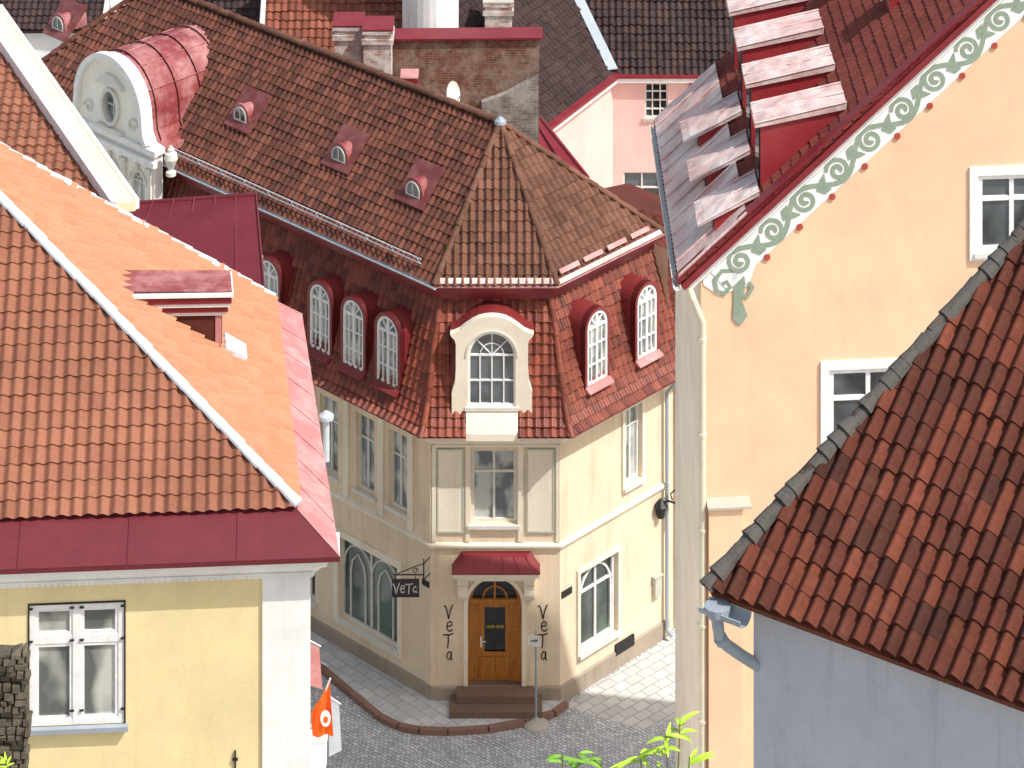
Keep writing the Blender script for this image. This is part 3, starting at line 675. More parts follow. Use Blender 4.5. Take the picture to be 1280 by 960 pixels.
mb=MB(); mb.tube([frr.p(4.0,6.7,.35),frr.p(3.95,6.4,.12),frr.p(3.95,.3,.12),frr.p(3.95,.15,.3)],.05,8); mb.build('downpipe',ZINCD,ch)
mb=MB(); mb.tube([fl.p(6.9,6.7,.4),fl.p(6.9,6.3,.12),fl.p(6.9,.3,.12)],.05,8); mb.build('downpipe',OFFW,ch)

# shop sign
sg=thing('shop_sign','black hanging shop sign on curled iron bracket at the left corner of the entrance','sign',W(507,735,77.2))
fs=Fr(W(507,735,77.2),V((1,0,0)),V((0,-1,0)))
mb=MB(); fs.box(mb,-.34,.34,-.22,.22,-.02,.02); b_=mb.build('sign_board',M_flat('dark_board',(58,58,60),.6),sg)
LTL=M_flat('light_lettering',(205,205,200))
for i,(c_,sz) in enumerate((('V',.26),('e',.2),('T',.26),('a',.2))):
    mb=MB(); glyph(mb,fs,c_,-.23+i*.155,-.01,sz,.022,.028,.75); mb.build('lettering',LTL,b_,recalc=False)
mb=MB()
mb.tube([fs.p(.45,.33,0),fs.p(-.3,.33,0)],.016,6)
mb.tube([fs.p(.45,.6,0),fs.p(.3,.56,0),fs.p(.05,.46,0),fs.p(-.2,.36,0)],.012,6)
mb.tube([fs.p(.24+.08*math.cos(t)*(1-t/14),.43+.07*math.sin(t)*(1-t/14),0) for t in [i*.5 for i in range(16)]],.01,5)
mb.tube([fs.p(.45,.72,0),fs.p(.45,.1,0)],.018,6); mb.tube([fs.p(.45,.6,0),fs.p(.6,.6,-.3)],.015,5); mb.tube([fs.p(.45,.2,0),fs.p(.6,.2,-.3)],.015,5)
for a in (-.25,.25): mb.tube([fs.p(a,.33,0),fs.p(a,.21,0)],.01,5)
mb.build('bracket',BLACK,sg)
q=on_z(670,907,.0); ps=thing('street_sign','slim grey signpost on round concrete foot at the pavement corner','sign',q)
mb=MB(); mb.lathe(q+V((0,0,.004)),[(.31,0),(.31,.05),(.24,.1),(.08,.14),(.05,.2)],24); mb.build('foot',GREYCAP,ps)
mb=MB(); mb.tube([q+V((0,0,.15)),q+V((0,0,2.35))],.028,8); mb.build('pole',ZINCD,ps)
fq=Fr(q+V((-.05,-.04,2.12)),V((1,.1,0)),V((.1,-1,0))); mb=MB(); mb.add([fq.p(a,z,d) for d in (0,.02) for a,z in ((-.17,-.1),(.17,-.16),(.17,.1),(-.17,.17))],[(0,1,2,3),(4,5,6,7),(0,1,5,4),(1,2,6,5),(2,3,7,6),(3,0,4,7)])
o=mb.build('sign_plate',OFFW,ps); mb=MB(); fq.box(mb,-.09,.03,-.005,.025,.021,.026); mb.prism([fq.p(.03,-.035,.021),fq.p(.1,.01,.021),fq.p(.03,.055,.021)],fq.n*.005); mb.build('arrow_mark',M_flat('grey_print',(96,98,104)),o)
wl=thing('wall_lantern','black iron lantern on scrolled arm by the gap right of the corner house','lantern',W(842,640,80.5))
q=W(826,632,80.3)
mb=MB(); mb.tube([q+V((.42,.1,.0)),q+V((.2,0,.12)),q+V((0,0,.06))],.03,6); mb.tube([q+V((.42,.1,.5)),q+V((.42,.1,-.35))],.035,6); mb.tube([q+V((.42,.1,.4)),q+V((.25,0,.3)),q+V((.3,0,.15))],.02,6); mb.build('arm',BLACK,wl)
mb=MB(); mb.lathe(q+V((0,0,-.32)),[(.05,0),(.1,.02),(.15,.3),(.19,.32),(.1,.42),(.03,.5)],8); mb.build('lamp_housing',BLACK,wl)

# ================================================================= dark neighbour
nb=thing('side_house','narrow cream house with dark red tiled roof squeezed behind the corner house','house',Cc+dR*2)
frn=Fr(Cc,dR,nR)
wall('wall',frn,rect(.02,9,0,7),[rect(.9,1.6,4,5.6),rect(.9,1.6,1,2.6)],CREAM,nb,d=-.1)
for z in (4,1): window(nb,frn,.9,1.6,z,z+1.6,d=-.22,fm=OFFW)
a=frn.p(.1,7.1,.45); b=frn.p(7.5,7.1,.45); c_=frn.p(.1,10.4,-3.6)
tile_slope(nb,[a,b,c_],T_DKRED,cw=.22,rl=.28,A=.06,B=.04,ns=6)
mb=MB(); frn.box(mb,.05,7.4,6.95,7.08,.3,.5); mb.build('eave_board',REDM,nb)
mb=MB(); mb.quad(frn.p(.1,10.3,-3.6),frn.p(7.5,7,.45),frn.p(7.5,7,-8),frn.p(.1,7,-8)); mb.build('roof_slope',T_DKRED,nb,recalc=False)
mb=MB(); mb.tube([frn.p(.4,7,.25),frn.p(.4,6.6,.02),frn.p(.4,.2,.02)],.05,8); mb.build('downpipe',ZINCD,nb)

# ================================================================= yellow house
yc=V((-3.735,57.6,0)); uY=V((-.9977,-.068,0)).normalized(); nY=V((.068,-.9977,0)).normalized()
yh=thing('yellow_house','yellow house with white corner pilaster and big orange tiled hip roof in the left foreground','house',yc)
fy=Fr(yc,uY,nY)
wa=[fy.at(x,y) for x,y in ((37,908),(155,752))]
a1,a0=wa[0][0],wa[1][0]; z0,z1=wa[0][1],wa[1][1]
ZC=14.42
wall('wall',fy,rect(0,11,0,14.95),[rect(a0,a1,z0,z1)],YELLOW,yh,reveal=.1)
vY=V((-.13,.99,0)).normalized()
mb=MB(); mb.quad(yc,yc+vY*9,yc+vY*9+ZA*14.9,yc+ZA*14.9); mb.build('wall',WHITEP,yh,label='white side wall',recalc=False)
pz=fy.at(328,800)[0]
mb=MB(); fy.box(mb,0,pz,0,ZC+.04,.003,.05); mb.build('corner_pilaster',WHITEP,yh)
def exy(mb):
    m=(a0+a1)/2
    fy.box(mb,m-.07,m+.07,z0,z1,-.1,.0)
    for s0,s1 in ((a0+.1,m-.07),(m+.07,a1-.1)):
        for za,zb in ((z0+.08,z0+1.5),(z0+1.64,z1-.08)):
            ring(mb,fy,rect(s0,s1,za,zb),rect(s0+.065,s1-.065,za+.065,zb-.065),-.09,-.025)
    fy.box(mb,a0+.05,a1-.05,z0+1.5,z0+1.64,-.1,-.01)
window(yh,fy,a0,a1,z0,z1,d=-.055,cols=1,rows=(),fw=.1,bw=.04,fm=WHITE,gm=M_glass('lace_curtained_glass',(96,102,98),(214,214,204),.85,1.6),extra=exy,sillm=ZINCD,sd=.14)
mb=MB(); ring(mb,fy,rect(a0-.03,a1+.03,z0-.03,z1+.03),rect(a0,a1,z0,z1),.002,.02); mb.build('window_edging',BLACK,yh)
for s_ in (a0+.02,a1-.02,(a0+a1)/2-.09,(a0+a1)/2+.09):
    for q in (.25,1.55,2.15):
        mb=MB(); fy.box(mb,s_-.04,s_+.04,z0+q,z0+q+.03,.004,.03); mb.build('window_hinge',BLACK,yh)
mb=MB(); q=fy.at(294,948); fy.box(mb,q[0]-.015,q[0]+.015,q[1]-.18,q[1]+.16,.01,.04); fy.box(mb,q[0]-.05,q[0]+.05,q[1]-.02,q[1]+.02,.01,.045); mb.build('wall_anchor',BLACK,yh)
pY=[yc+uY*11,yc,yc+vY*9]; nsY=[nY,V((vY.y,-vY.x,0))]
mb=MB(); sweep(mb,pY,nsY,[(.004,ZC),(.06,ZC+.04),(.08,ZC+.13),(.12,ZC+.17),(.2,ZC+.27),(.28,ZC+.32),(.3,ZC+.4),(.3,ZC+.46),(.004,ZC+.46)]); mb.build('cornice',WHITEP,yh)
comb=[(-.05,ZC+.145)]
for i in range(76): comb+=[(-.05+i*.115,ZC+.06),(i*.115,ZC+.06),(i*.115,ZC+.125),(.065+i*.115-.001,ZC+.125)]
comb+=[(-.05+76*.115,ZC+.145)]
mb=MB(); mb.prism([fy.p(a,z,.081) for a,z in comb],nY*.05); mb.build('dentils',WHITEP,yh)
E0=V((-3.165,57.2,15.0)); T0=W(372,637,58); T1=V((-5.1,66.3,T0.z)); apx=W(-132,116,64)
E1=T1+V((.62,.1,-.36)); EL_=E0+uY*12; TL=T0+uY*12
mb=MB(); mb.quad(E0,EL_,TL,T0); mb.box(E0-ZA*.09,uY*12,-nY*.06,ZA*.085)
ps_=(T0-E0); ps_=ps_-uY*ps_.dot(uY)
for s_ in (1.9,3.9,5.9,7.9): mb.tube([E0+uY*s_+ZA*.008,E0+uY*s_+ps_+ZA*.008],.008,4)
sk_=mb.build('eave_skirt',MAROON,yh,recalc=False)
mb=MB(); mb.quad(E0,T0,T1,E1)
mb.add([E0,E1,E1-ZA*.1,E0-ZA*.1],[(0,1,2,3)])
for i in range(9):
    k=i/8; a=E0.lerp(E1,k); b=T0.lerp(T1,k); mb.tube([a+ZA*.01,b+ZA*.01],.018,5)
mb.build('eave_skirt',PINKM,yh,recalc=False,label='maroon metal skirt along the right eave, coloured pink as sunlit')  # maroon sheet whose sunlit look is put into the pink
mb=MB(); mb.quad(E0-ZA*.09,EL_-ZA*.09,EL_-nY*1.0-ZA*.09,E0-nY*1.0-ZA*.09); mb.quad(E0-ZA*.09,E1-ZA*.09,E1-V((1,0,.09)),E0-V((1,0,.09))); mb.build('soffit',WHITEP,yh,recalc=False)
q=W(408,545,62.5); mb=MB(); mb.lathe(q,[(.06,-.5),(.06,.3),(.07,.31),(.15,.35),(.15,.42),(.04,.5)],12); mb.build('vent_pipe',ZINC,yh)
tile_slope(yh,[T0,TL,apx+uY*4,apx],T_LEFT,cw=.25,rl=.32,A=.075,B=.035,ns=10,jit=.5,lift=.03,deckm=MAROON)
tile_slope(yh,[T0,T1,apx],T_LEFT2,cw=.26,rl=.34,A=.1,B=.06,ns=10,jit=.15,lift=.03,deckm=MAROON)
caps(yh,T0+ZA*.1,apx+ZA*.1,WHITEB,.1,.5,'hip_cap'); caps(yh,T1+ZA*.09,apx+ZA*.09,WHITEB,.075,.3,'hip_cap')
mb=MB(); mb.quad(T1,T1+V((-9,1.5,-2)),apx+uY*4,apx); mb.build('roof_slope',T_LEFT,yh,recalc=False,label='hidden rear slope')
NY=(T1-T0).cross(apx-T0).normalized(); NY=NY if NY.z>0 else -NY
pd=ray_plane(276,442,T0,NY)
fdir=V((NY.x,NY.y,0)).normalized(); wdir=V((-fdir.y,fdir.x,0))
DW=.6; DL=2.05; hfD=.78
mb=MB(); mb.prism([pd+fdir*a+ZA*z for a,z in ((0,-.1),(0,hfD),(-DL,hfD+.1),(-DL,hfD-.25))],wdir*DW)
sd_=mb.build('dormer',T_DKRED,yh,label='low dormer with layered white and maroon roof edge')
for k,(za,zb,o_,m_,nm) in enumerate(((0,.08,.05,WHITE,'dormer_trim'),(.08,.2,.09,REDM,'dormer_fascia'),(.2,.28,.13,WHITE,'dormer_trim'),(.28,.42,.16,REDM,'dormer_fascia'),(.42,.49,.2,WHITE,'dormer_trim'))):
    mb=MB(); mb.box(pd+fdir*(.05+o_)-wdir*o_+ZA*(hfD+za+.003),fdir*-(DL+.05+o_)+ZA*.1,wdir*(DW+2*o_),ZA*(zb-za-.004)); mb.build(nm,m_,sd_)
dr0=pd+fdir*(.22)-wdir*.12+ZA*(hfD+.5); dr1=dr0+wdir*(DW+.24)
tr_=[dr0,dr1,dr1+fdir*-(DL+.2)+ZA*.14,dr0+fdir*-(DL+.2)+ZA*.14]
mb=MB(); mb.prism(tr_,ZA*.02)
for i in range(4): mb.tube([dr0.lerp(dr1,i/3)+ZA*.02,tr_[3].lerp(tr_[2],i/3)+ZA*.02],.025,6)
mb.build('dormer_roof',RED_LIT,sd_)
mb=MB(); mb.box(pd+fdir*.01-wdir*.02+ZA*-.08,fdir*-.12,wdir*.1,ZA*(hfD+.07)); mb.build('corner_post',PINKM,sd_)
mb=MB(); mb.box(pd+fdir*.02+NY*.06,wdir*.6,fdir*.42+ZA*-.26,NY*.1); mb.build('flashing',WHITEB,sd_)
mb=MB(); fd_=Fr(pd,wdir,fdir); fd_.box(mb,.1,DW-.06,.08,hfD-.06,.003,.03); mb.build('pane',GLASS,sd_)

# flag & banner
q=W(392,925,60); fg=thing('flag','orange flag with white round emblem leaning out beside the yellow house','flag',q)
mb=MB(); mb.tube([W(386,915,60.2),W(413,848,60)],.018,6); mb.build('pole',OFFW,fg)
mb=MB(); pts=[]
nx,ny=8,12
for j in range(ny+1):
    for i in range(nx+1):
        u=i/nx; v=j/ny
        top=W(389+23*u,892-40*u,60); bot=W(390+27*u,921-2*u,60)
        p=top.lerp(bot,v); p.y+=.05*math.sin(u*9+v*2); pts.append(p)
mb.add(pts,[(j*(nx+1)+i,j*(nx+1)+i+1,(j+1)*(nx+1)+i+1,(j+1)*(nx+1)+i) for j in range(ny) for i in range(nx)])
o=mb.build('cloth',ORANGE,fg,smooth=True)
mb=MB(); cq=W(407,898,59.9); mb.add([cq+V((.1*math.cos(t),0,.16*math.sin(t))) for t in [i*math.pi/8 for i in range(16)]],[tuple(range(16))]); mb.build('emblem',WHITE,o)
mb=MB(); mb.add([cq+V((.05*math.cos(t),-.01,-.02+.07*math.sin(t))) for t in [i*math.pi/4 for i in range(8)]],[tuple(range(8))]); mb.build('emblem',ORANGE,o)
bn=thing('banner','narrow pink and grey banner strip hanging by the yellow house corner','banner',W(398,880,60.6))
mb=MB(); mb.quad(W(386,803,60.6),W(399,809,60.6),W(403,862,60.6),W(386,856,60.6)); mb.build('cloth',PINKM,bn,recalc=False)
mb=MB(); mb.quad(W(412,868,60.8),W(424,880,60.8),W(427,938,60.8),W(411,946,60.8)); mb.build('cloth',ZINC,bn,recalc=False)
mb=MB(); mb.tube([W(386,800,60.6),W(401,808,60.6)],.015,5); mb.tube([W(405,866,60.8),W(426,880,60.8)],.015,5); mb.build('rod',OFFW,bn)
mb=MB(); q=W(385,960,60.3); mb.box(q,(.35,0,0),(0,.3,0),(0,0,.5)); mb.box(q+V((-.02,-.02,.5)),(.39,0,0),(0,.34,0),(0,0,.05)); mb.build('wall_box',WHITE,base=tuple(q),label='small white box on the side of the yellow house below the flag',cat='box')

# ================================================================= cream-edged house far left
fh=thing('hip_house','orange tiled house with thick cream parapet slope behind the yellow house, at far left','house',W(-60,300,72))
e0=W(150,268,70); ap2=W(-20,22,77); e1=e0+V((-9,-.5,0))
tile_slope(fh,[e0,e1,ap2+V((-9+e0.x-ap2.x,-.3,0)),ap2],T_LEFT,cw=.24,rl=.3,A=.06,B=.04,ns=6)
d_=(ap2-e0); sdv=V((.42,.25,-.05))
SUNC=M_plaster('sunny_cream_plaster',(244,226,188),.1,(216,194,150),.15)
mb=MB(); mb.box(e0+V((-.1,0,.02)),d_,sdv,(0,0,.22)); mb.build('parapet',SUNC,fh)
mb=MB(); mb.box(e0+V((-.2,-.03,.05)),d_,V((.12,.0,.0)),(0,0,.26)); mb.box(e0+sdv+V((-.1,0,.05)),d_,V((.08,.05,.0)),(0,0,.22)); mb.build('parapet_edge',WHITE,fh)
mb=MB(); mb.box(V((e0.x-8,e0.y+.3,0)),(7.2,0,0),(0,1.0,0),(0,0,e0.z-.3)); mb.build('wall',SUNC,fh)
# maroon metal roof
mh=thing('metal_roofed_annex','annex with plain maroon standing seam metal roof between yellow house and corner house','annex',W(240,400,70))
p1=W(320,243,72); p2=W(331,372,69); p3=W(331,372,69)+V((-4.5,.3,-.1)); p4=W(140,256,72.4)
mb=MB(); mb.prism([p1,p2,p3,p4],(0,0,-.12))
for i in range(8): mb.tube([p1.lerp(p4,i/7)+ZA*.02,p2.lerp(p3,i/7)+ZA*.02],.03,5)
mb.tube([p1,p4],.05,6); mb.build('roof',MAROON,mh)
mb=MB(); mb.box((p3.x,69.4,0),(p2.x-p3.x-.25,0,0),(0,2.2,0),(0,0,14.0)); mb.build('wall',CREAM,mh)

# ================================================================= peach house
K=V((3.77,62,0)); uP=V((.997,.081,0)).normalized(); nP=V((.081,-.997,0)).normalized(); vP=V((-.0167,1,0)).normalized()
ph=thing('peach_house','tall peach gabled house with green scroll frieze along its roof edge, on the right','house',K)
fp=Fr(K,uP,nP)
r0=fp.at(868,338); r1=fp.at(1232,0); sl_=(r1[1]-r0[1])/(r1[0]-r0[0])
zk=r0[1]-sl_*r0[0]; AR=6.6; ZR=zk+sl_*AR
w1=[fp.at(1036,556),fp.at(1125,458)]; w2=[fp.at(1222,315),fp.at(1300,216)]
w1r=(w1[0][0],w1[0][0]+1.6,w1[0][1],w1[1][1]); w2r=(w2[0][0],w2[0][0]+1.4,w2[0][1],w2[1][1])
AW=2*AR
wall('wall',fp,[(0,0),(AW,0),(AW,zk),(AR,ZR),(0,zk)],[rect(*w1r),rect(*w2r)],PEACH,ph,reveal=.12)
for w_ in (w1r,w2r):
    mb=MB(); ring(mb,fp,rect(w_[0]-.17,w_[1]+.17,w_[2]-.15,w_[3]+.17),rect(*w_),.003,.05); mb.build('window_surround',WHITE,ph)
    window(ph,fp,*w_,d=-.06,cols=2,rows=(.68,) if w_ is w2r else (.6,),fw=.1,bw=.09,fm=WHITE,gm=GLASS,sd=.1)
PLn=7.4
mb=MB(); mb.quad(K,K+vP*PLn,K+vP*PLn+ZA*zk,K+ZA*zk); mb.quad(K+vP*PLn,K+vP*PLn+uP*AW,K+vP*PLn+uP*AW+ZA*zk,K+vP*PLn+uP*AR+ZA*ZR,K+vP*PLn+ZA*zk); mb.quad(K+uP*AW,K+uP*AW+vP*PLn,K+uP*AW+vP*PLn+ZA*zk,K+uP*AW+ZA*zk); mb.build('wall',M_plaster('side_cream_plaster',(246,234,214),.2,None,.3),ph,recalc=False)
s0=-.45
def PR(s,y,z=0): return K+uP*s+vP*y+ZA*(zk+sl_*s+.12+z)
tile_slope(ph,[PR(s0,-.25),PR(s0,PLn+.2),PR(AR,PLn+.2),PR(AR,-.25)],T_PEACH,cw=.2,rl=.26,A=.04,B=.028,ns=6,jit=.4,deckm=REDM)
def PR2(s,y): return K+uP*s+vP*y+ZA*(ZR-sl_*(s-AR)+.12)
mb=MB(); mb.quad(PR2(AR,-.25),PR2(AW+.4,-.25),PR2(AW+.4,PLn+.2),PR2(AR,PLn+.2)); mb.build('roof_slope',T_PEACH,ph,recalc=False)
rd=V((1,sl_)).normalized(); qd=V((rd.y,-rd.x))
def RK(s,q): return (rd.x*s+qd.x*q, zk+rd.y*s+qd.y*q)
Ls=AR/rd.x
def strip(q0,q1,d0,d1,mat,name,par=ph,s0=-.55):
    mb=MB(); mb.prism([fp.p(*RK(s0,q0),d0),fp.p(*RK(Ls,q0),d0),fp.p(*RK(Ls,q1),d0),fp.p(*RK(s0,q1),d0)],fp.n*(d1-d0)); return mb.build(name,mat,par)
strip(-.19,-.08,-.05,.2,REDM,'verge_board'); strip(-.078,.2,.003,.1,WHITE,'verge_moulding',s0=-.45)
fz=strip(.2,.76,.003,.03,GREENB,'frieze',s0=.05)
mb=MB()
un=.88; s=.62; i=0
while s<Ls-.3:
    sg_=1 if i%2==0 else -1; cq_=.48
    sp=[];ww=[]
    for k in range(26):
        t=k/25; th=t*1.6*2*math.pi; rr=.03+.22*t
        sp.append(RK(s+rr*math.cos(th*sg_+1.2),cq_+rr*math.sin(th*sg_+1.2))); ww.append(.1-.02*t)
    ribbon(mb,fp,sp,ww,.031,.04)
    ribbon(mb,fp,[RK(s+un*t,cq_-sg_*.23*math.cos(math.pi*t)) for t in [j/10 for j in range(11)]],.095,.031,.041)
    for (x0,y0,x1,y1) in ((.3,0,.54,.18),(.38,-.02,.62,-.14)):
        ribbon(mb,fp,[RK(s+x0,cq_+y0*sg_),RK(s+(x0+x1)/2,cq_+(y0+y1)/2*sg_+.04*sg_),RK(s+x1,cq_+y1*sg_)],[.04,.14,.02],.031,.0425)
    md=MB(); cc=RK(s+.44,.8); md.prism([fp.p(cc[0]+.07*math.cos(t),cc[1]+.07*math.sin(t),.006) for t in [j*math.pi/5 for j in range(10)]],fp.n*.03); md.build('red_dot',REDP,fz)
    s+=un; i+=1
aa=RK(.15,.48); ax=aa[0]+.18
mb2=MB(); mb2.prism([fp.p(a,z,.004) for a,z in ((.02,zk-.15),(RK(.9,.7)),(ax+.34,aa[1]-.2),(ax-.26,aa[1]-.36),(.05,aa[1]-.15))],fp.n*.012); mb2.build('frieze_end',GREENB,fz)
ribbon(mb,fp,[(ax+.1,aa[1]+.2),(ax+.16,aa[1]-.15),(ax+.13,aa[1]-.5),(ax+.17,aa[1]-.8),(ax+.17,aa[1]-.95)],[.26,.24,.17,.3,.08],.02,.03)
ribbon(mb,fp,[(ax+.05,aa[1]+.12),(ax-.2,aa[1]+.12),(ax-.34,aa[1]-.05),(ax-.3,aa[1]-.27),(ax-.14,aa[1]-.33),(ax-.03,aa[1]-.2),(ax-.1,aa[1]-.1),(ax-.19,aa[1]-.14)],.09,.02,.031)
ribbon(mb,fp,[(ax+.12,aa[1]-.35),(ax+.32,aa[1]-.4),(ax+.42,aa[1]-.22),(ax+.34,aa[1]-.12)],.09,.02,.032)
mb.build('scroll_ornament',GREENP,fz,recalc=False)
b0=fp.at(884,628); b1=fp.at(926,628)
mb=MB(); fp.box(mb,b0[0],b1[0],0,b0[1],.003,.25); bt=mb.build('buttress',PEACH,ph)
mb=MB(); mb.prism([fp.p(b0[0]-.03,b0[1]+z,d) for d,z in ((0.003,.005),(.32,.005),(.32,.05),(.003,.1))],fp.u*(b1[0]-b0[0]+.2)); mb.build('buttress_cap',GREYCAP,bt)
mb=MB(); gp=K+V((-.3,-.05,zk-.3))
mb.tube([gp,gp+V((.12,-.12,-.3)),K+V((.02,-.12,zk-1.1)),K+V((.02,-.12,0))],.075,10)
for i in range(9): mb.tube([K+V((.02,-.12,zk-1.4-i*1.9)),K+V((.02,-.12,zk-1.46-i*1.9))],.092,10)
mb.build('downpipe',M_metal('painted_cream_metal',(214,206,184),(236,230,214),.5),ph)
mb=MB(); gx=[(.08*math.cos(R(t)),.08*math.sin(R(t))) for t in range(180,361,30)]
gs=K+uP*(s0-.05)+vP*-.3+ZA*(zk+sl_*s0+.1)
mb.prism([gs+V((x,0,z)) for x,z in gx]+[gs+V((x*.8,0,z*.8+.004)) for x,z in reversed(gx)],vP*(PLn+.4)); mb.build('gutter',OFFW,ph)
mb=MB(); nx,ny=4,26; g_=[]
for j in range(ny+1):
    for i in range(nx+1): g_.append(PR(s0-.02+(.92-s0)*i/nx,-.2+(PLn+.3)*j/ny,.13+(random.uniform(-.03,.03) if 0<i<nx else 0)))
mb.add(g_,[(j*(nx+1)+i,j*(nx+1)+i+1,(j+1)*(nx+1)+i+1,(j+1)*(nx+1)+i) for j in range(ny) for i in range(nx)])
mb.prism([PR(s0-.02,-.2,.04),PR(s0-.02,PLn+.1,.04),PR(.9,PLn+.1,.04),PR(.9,-.2,.04)],(0,0,.03))
for i in range(13):
    y=-.15+i*.6; mb.tube([PR(s0,y,.15),PR(.9,y,.15)],.03,5)
mb.build('eave_sheet',PALEM,ph)
for i in range(3):
    y=.75+i*1.98
    shed(ph,PR(.3,y),-uP,vP,.85,.42,.9,.42,REDC,PALEM,GLASS,.08,.05,True,label='low eave dormer with pale metal roof',fo=.35)
for i in range(4):
    y=.95+i*1.98
    shed(ph,PR(1.25,y),-uP,vP,.9,1.3,1.75,.3,REDC,PALEM,GLASS,.06,.1,True,label='tall box dormer with worn pink-white metal roof',fo=.12)
for (s_,y_) in ((4.2,3.0),(3.6,5.6)): shed(ph,PR(s_,y_),-uP,vP,.5,.4,.8,.35,REDC,PALEM,None,.08,.04,False)

# ================================================================= right foreground house
P0=W(886,738,40); e_=V((.825,-.565,0)); up_=V((.565,.825,.7)); hip=up_+e_*.455
gh=thing('grey_house','blue-grey plastered house under old dark red pantiles in the right foreground','house',V((P0.x+2,P0.y-1,0)))
tile_slope(gh,[P0,P0+e_*7,P0+e_*7+up_*9,P0+hip*9],T_FG,cw=.225,rl=.36,A=.11,B=.026,ns=12,jit=1.0,sharp=.8,deckm=T_FG)
caps(gh,P0+ZA*.05+V((-.02,-.02,0)),P0+hip*9+ZA*.05,MORTAR,.11,.2,'hip_mortar',n=6,rj=.2)
caps(gh,P0+ZA*.09,P0+hip*9+ZA*.09,M_tile('lichened_cap_tile',[(84,74,68),(98,88,82),(76,64,58),(116,108,102)],.7,(112,112,108),.4),.075,.42,'hip_cap',n=8,rj=.06)
inw=V((.565,.825,0)).normalized(); wo=P0+inw*.42+e_*.42
fgw=Fr(V((wo.x,wo.y,0)),e_,-inw)
wall('wall',fgw,rect(0,8,0,P0.z+.25),[],GREYB,gh)
back=V((.5,1,-.7))
mb=MB(); mb.quad(P0,P0+hip*9,P0+hip*9+back*7,P0+back*.6); mb.build('roof_slope',T_FG,gh,recalc=False,label='far side slope')
q0=fgw.p(0,0); bh=V((.5,1,0))
mb=MB(); mb.quad(q0,q0+bh*6,q0+bh*6+ZA*(P0.z-.2),q0+ZA*(P0.z-.2)); mb.build('wall',GREYB,gh,recalc=False,label='side wall')
mb=MB(); g0=W(880,752,39.95)
gg=[(.15*math.cos(R(t)),.13*math.sin(R(t))) for t in range(180,361,20)]
gd=e_; gn=inw
mb.prism([g0+gn*x+ZA*z for x,z in gg]+[g0+gn*x*.9+ZA*(z*.9+.004) for x,z in reversed(gg)],gd*.62)
mb.lathe(W(897,776,39.8),[(.07,-.1),(.08,0),(.16,.1),(.17,.2)],14)
mb.tube([W(897,775,39.8),W(899,795,39.8),W(908,806,39.85),W(925,818,39.95),W(950,834,40.15)],.075,12)
mb.tube([W(900,797,39.8),W(903,802,39.82)],.09,12)
mb.build('gutter',ZINCD,gh,smooth=False)

# ================================================================= background
def gable_house(name,label,px0,px1,py_e,Y,depth,pitch,tm,wm,cat='house',cw=.22,A=.06):
    p0=W(px0,py_e,Y); p1=W(px1,py_e,Y); t=thing(name,label,cat,((p0.x+p1.x)/2,Y,0))
    rz=depth/2*math.tan(R(pitch)); r0_=p0+V((0,depth/2,rz)); r1_=p1+V((0,depth/2,rz))
    tile_slope(t,[p0,p1,r1_,r0_],tm,cw=cw,rl=.28,A=A,B=.04,ns=6)
    mb=MB(); mb.quad(r0_,r1_,p1+V((0,depth,0)),p0+V((0,depth,0))); mb.build('roof_slope',tm,t,recalc=False)
    x0,x1=p0.x+.15,p1.x-.15; ze=p0.z
    mb=MB(); mb.prism([(x0,Y+.3,0),(x0,Y+.3,ze),(x0,Y+depth/2,ze+rz-.3),(x0,Y+depth-.3,ze),(x0,Y+depth-.3,0)],(x1-x0,0,0)); mb.build('wall',wm,t)
    caps(t,r0_+ZA*.05,r1_+ZA*.05,tm,.12,.4)
    return t
gable_house('background_house','orange-red tiled house roof behind the white brick chimney',325,505,125,94,11,42,T_BACK,CREAM)
gable_house('background_house','dark grey tiled house roof behind the long ridge at upper left',215,320,90,103,10,40,T_DARK,WHITEP)
gable_house('background_house','red tiled house roof right of the white round tower',500,645,118,99,12,40,T_BACK,PINK)
gable_house('background_house','pale house in the top left corner',-80,125,38,106,9,30,T_DARK,WHITEP)
q=W(538,60,95); tw=thing('round_tower','white plastered round tower stump behind the brick firewall','tower',(q.x,q.y,0))
mb=MB(); mb.lathe((q.x,q.y,0),[(.86,0),(.86,15.2),(.95,15.3),(.95,15.5),(.5,16.6),(0.02,17)],28); mb.build('wall',M_plaster('stained_white_plaster',(240,240,240),.5,(150,150,150),.6),tw,smooth=False)
q0=W(490,150,87.5); q1=W(674,150,87.5); zt=W(0,50,87.5).z
fw_=thing('brick_firewall','brown brick firewall with red metal capping behind the corner house ridge','wall',((q0.x+q1.x)/2,87.5,0))
mb=MB(); mb.prism([(q0.x,87.5,0),(q1.x,87.3,0),(q1.x,87.3,zt+.12),(q0.x,87.5,zt)],(0,.6,0)); mb.build('brickwork',BRICK,fw_)
mb=MB(); mb.prism([(q0.x-.08,87.4,zt+.01),(q1.x+.1,87.2,zt+.13),(q1.x+.1,87.2,zt+.18),(q0.x-.08,87.4,zt+.06)],(0,.8,0)); mb.build('capping',REDM,fw_)
a=W(602,150,87.4); b=W(673,150,87.2); t_=W(0,105,87.2).z
mb=MB(); mb.prism([(a.x,87.36,0),(b.x,87.2,0),(b.x,87.2,t_+.3),(a.x+.7,87.25,t_-.2),(a.x,87.36,t_-.5)],(0,-.25,0)); mb.build('plaster_patch',BRICKG,fw_)
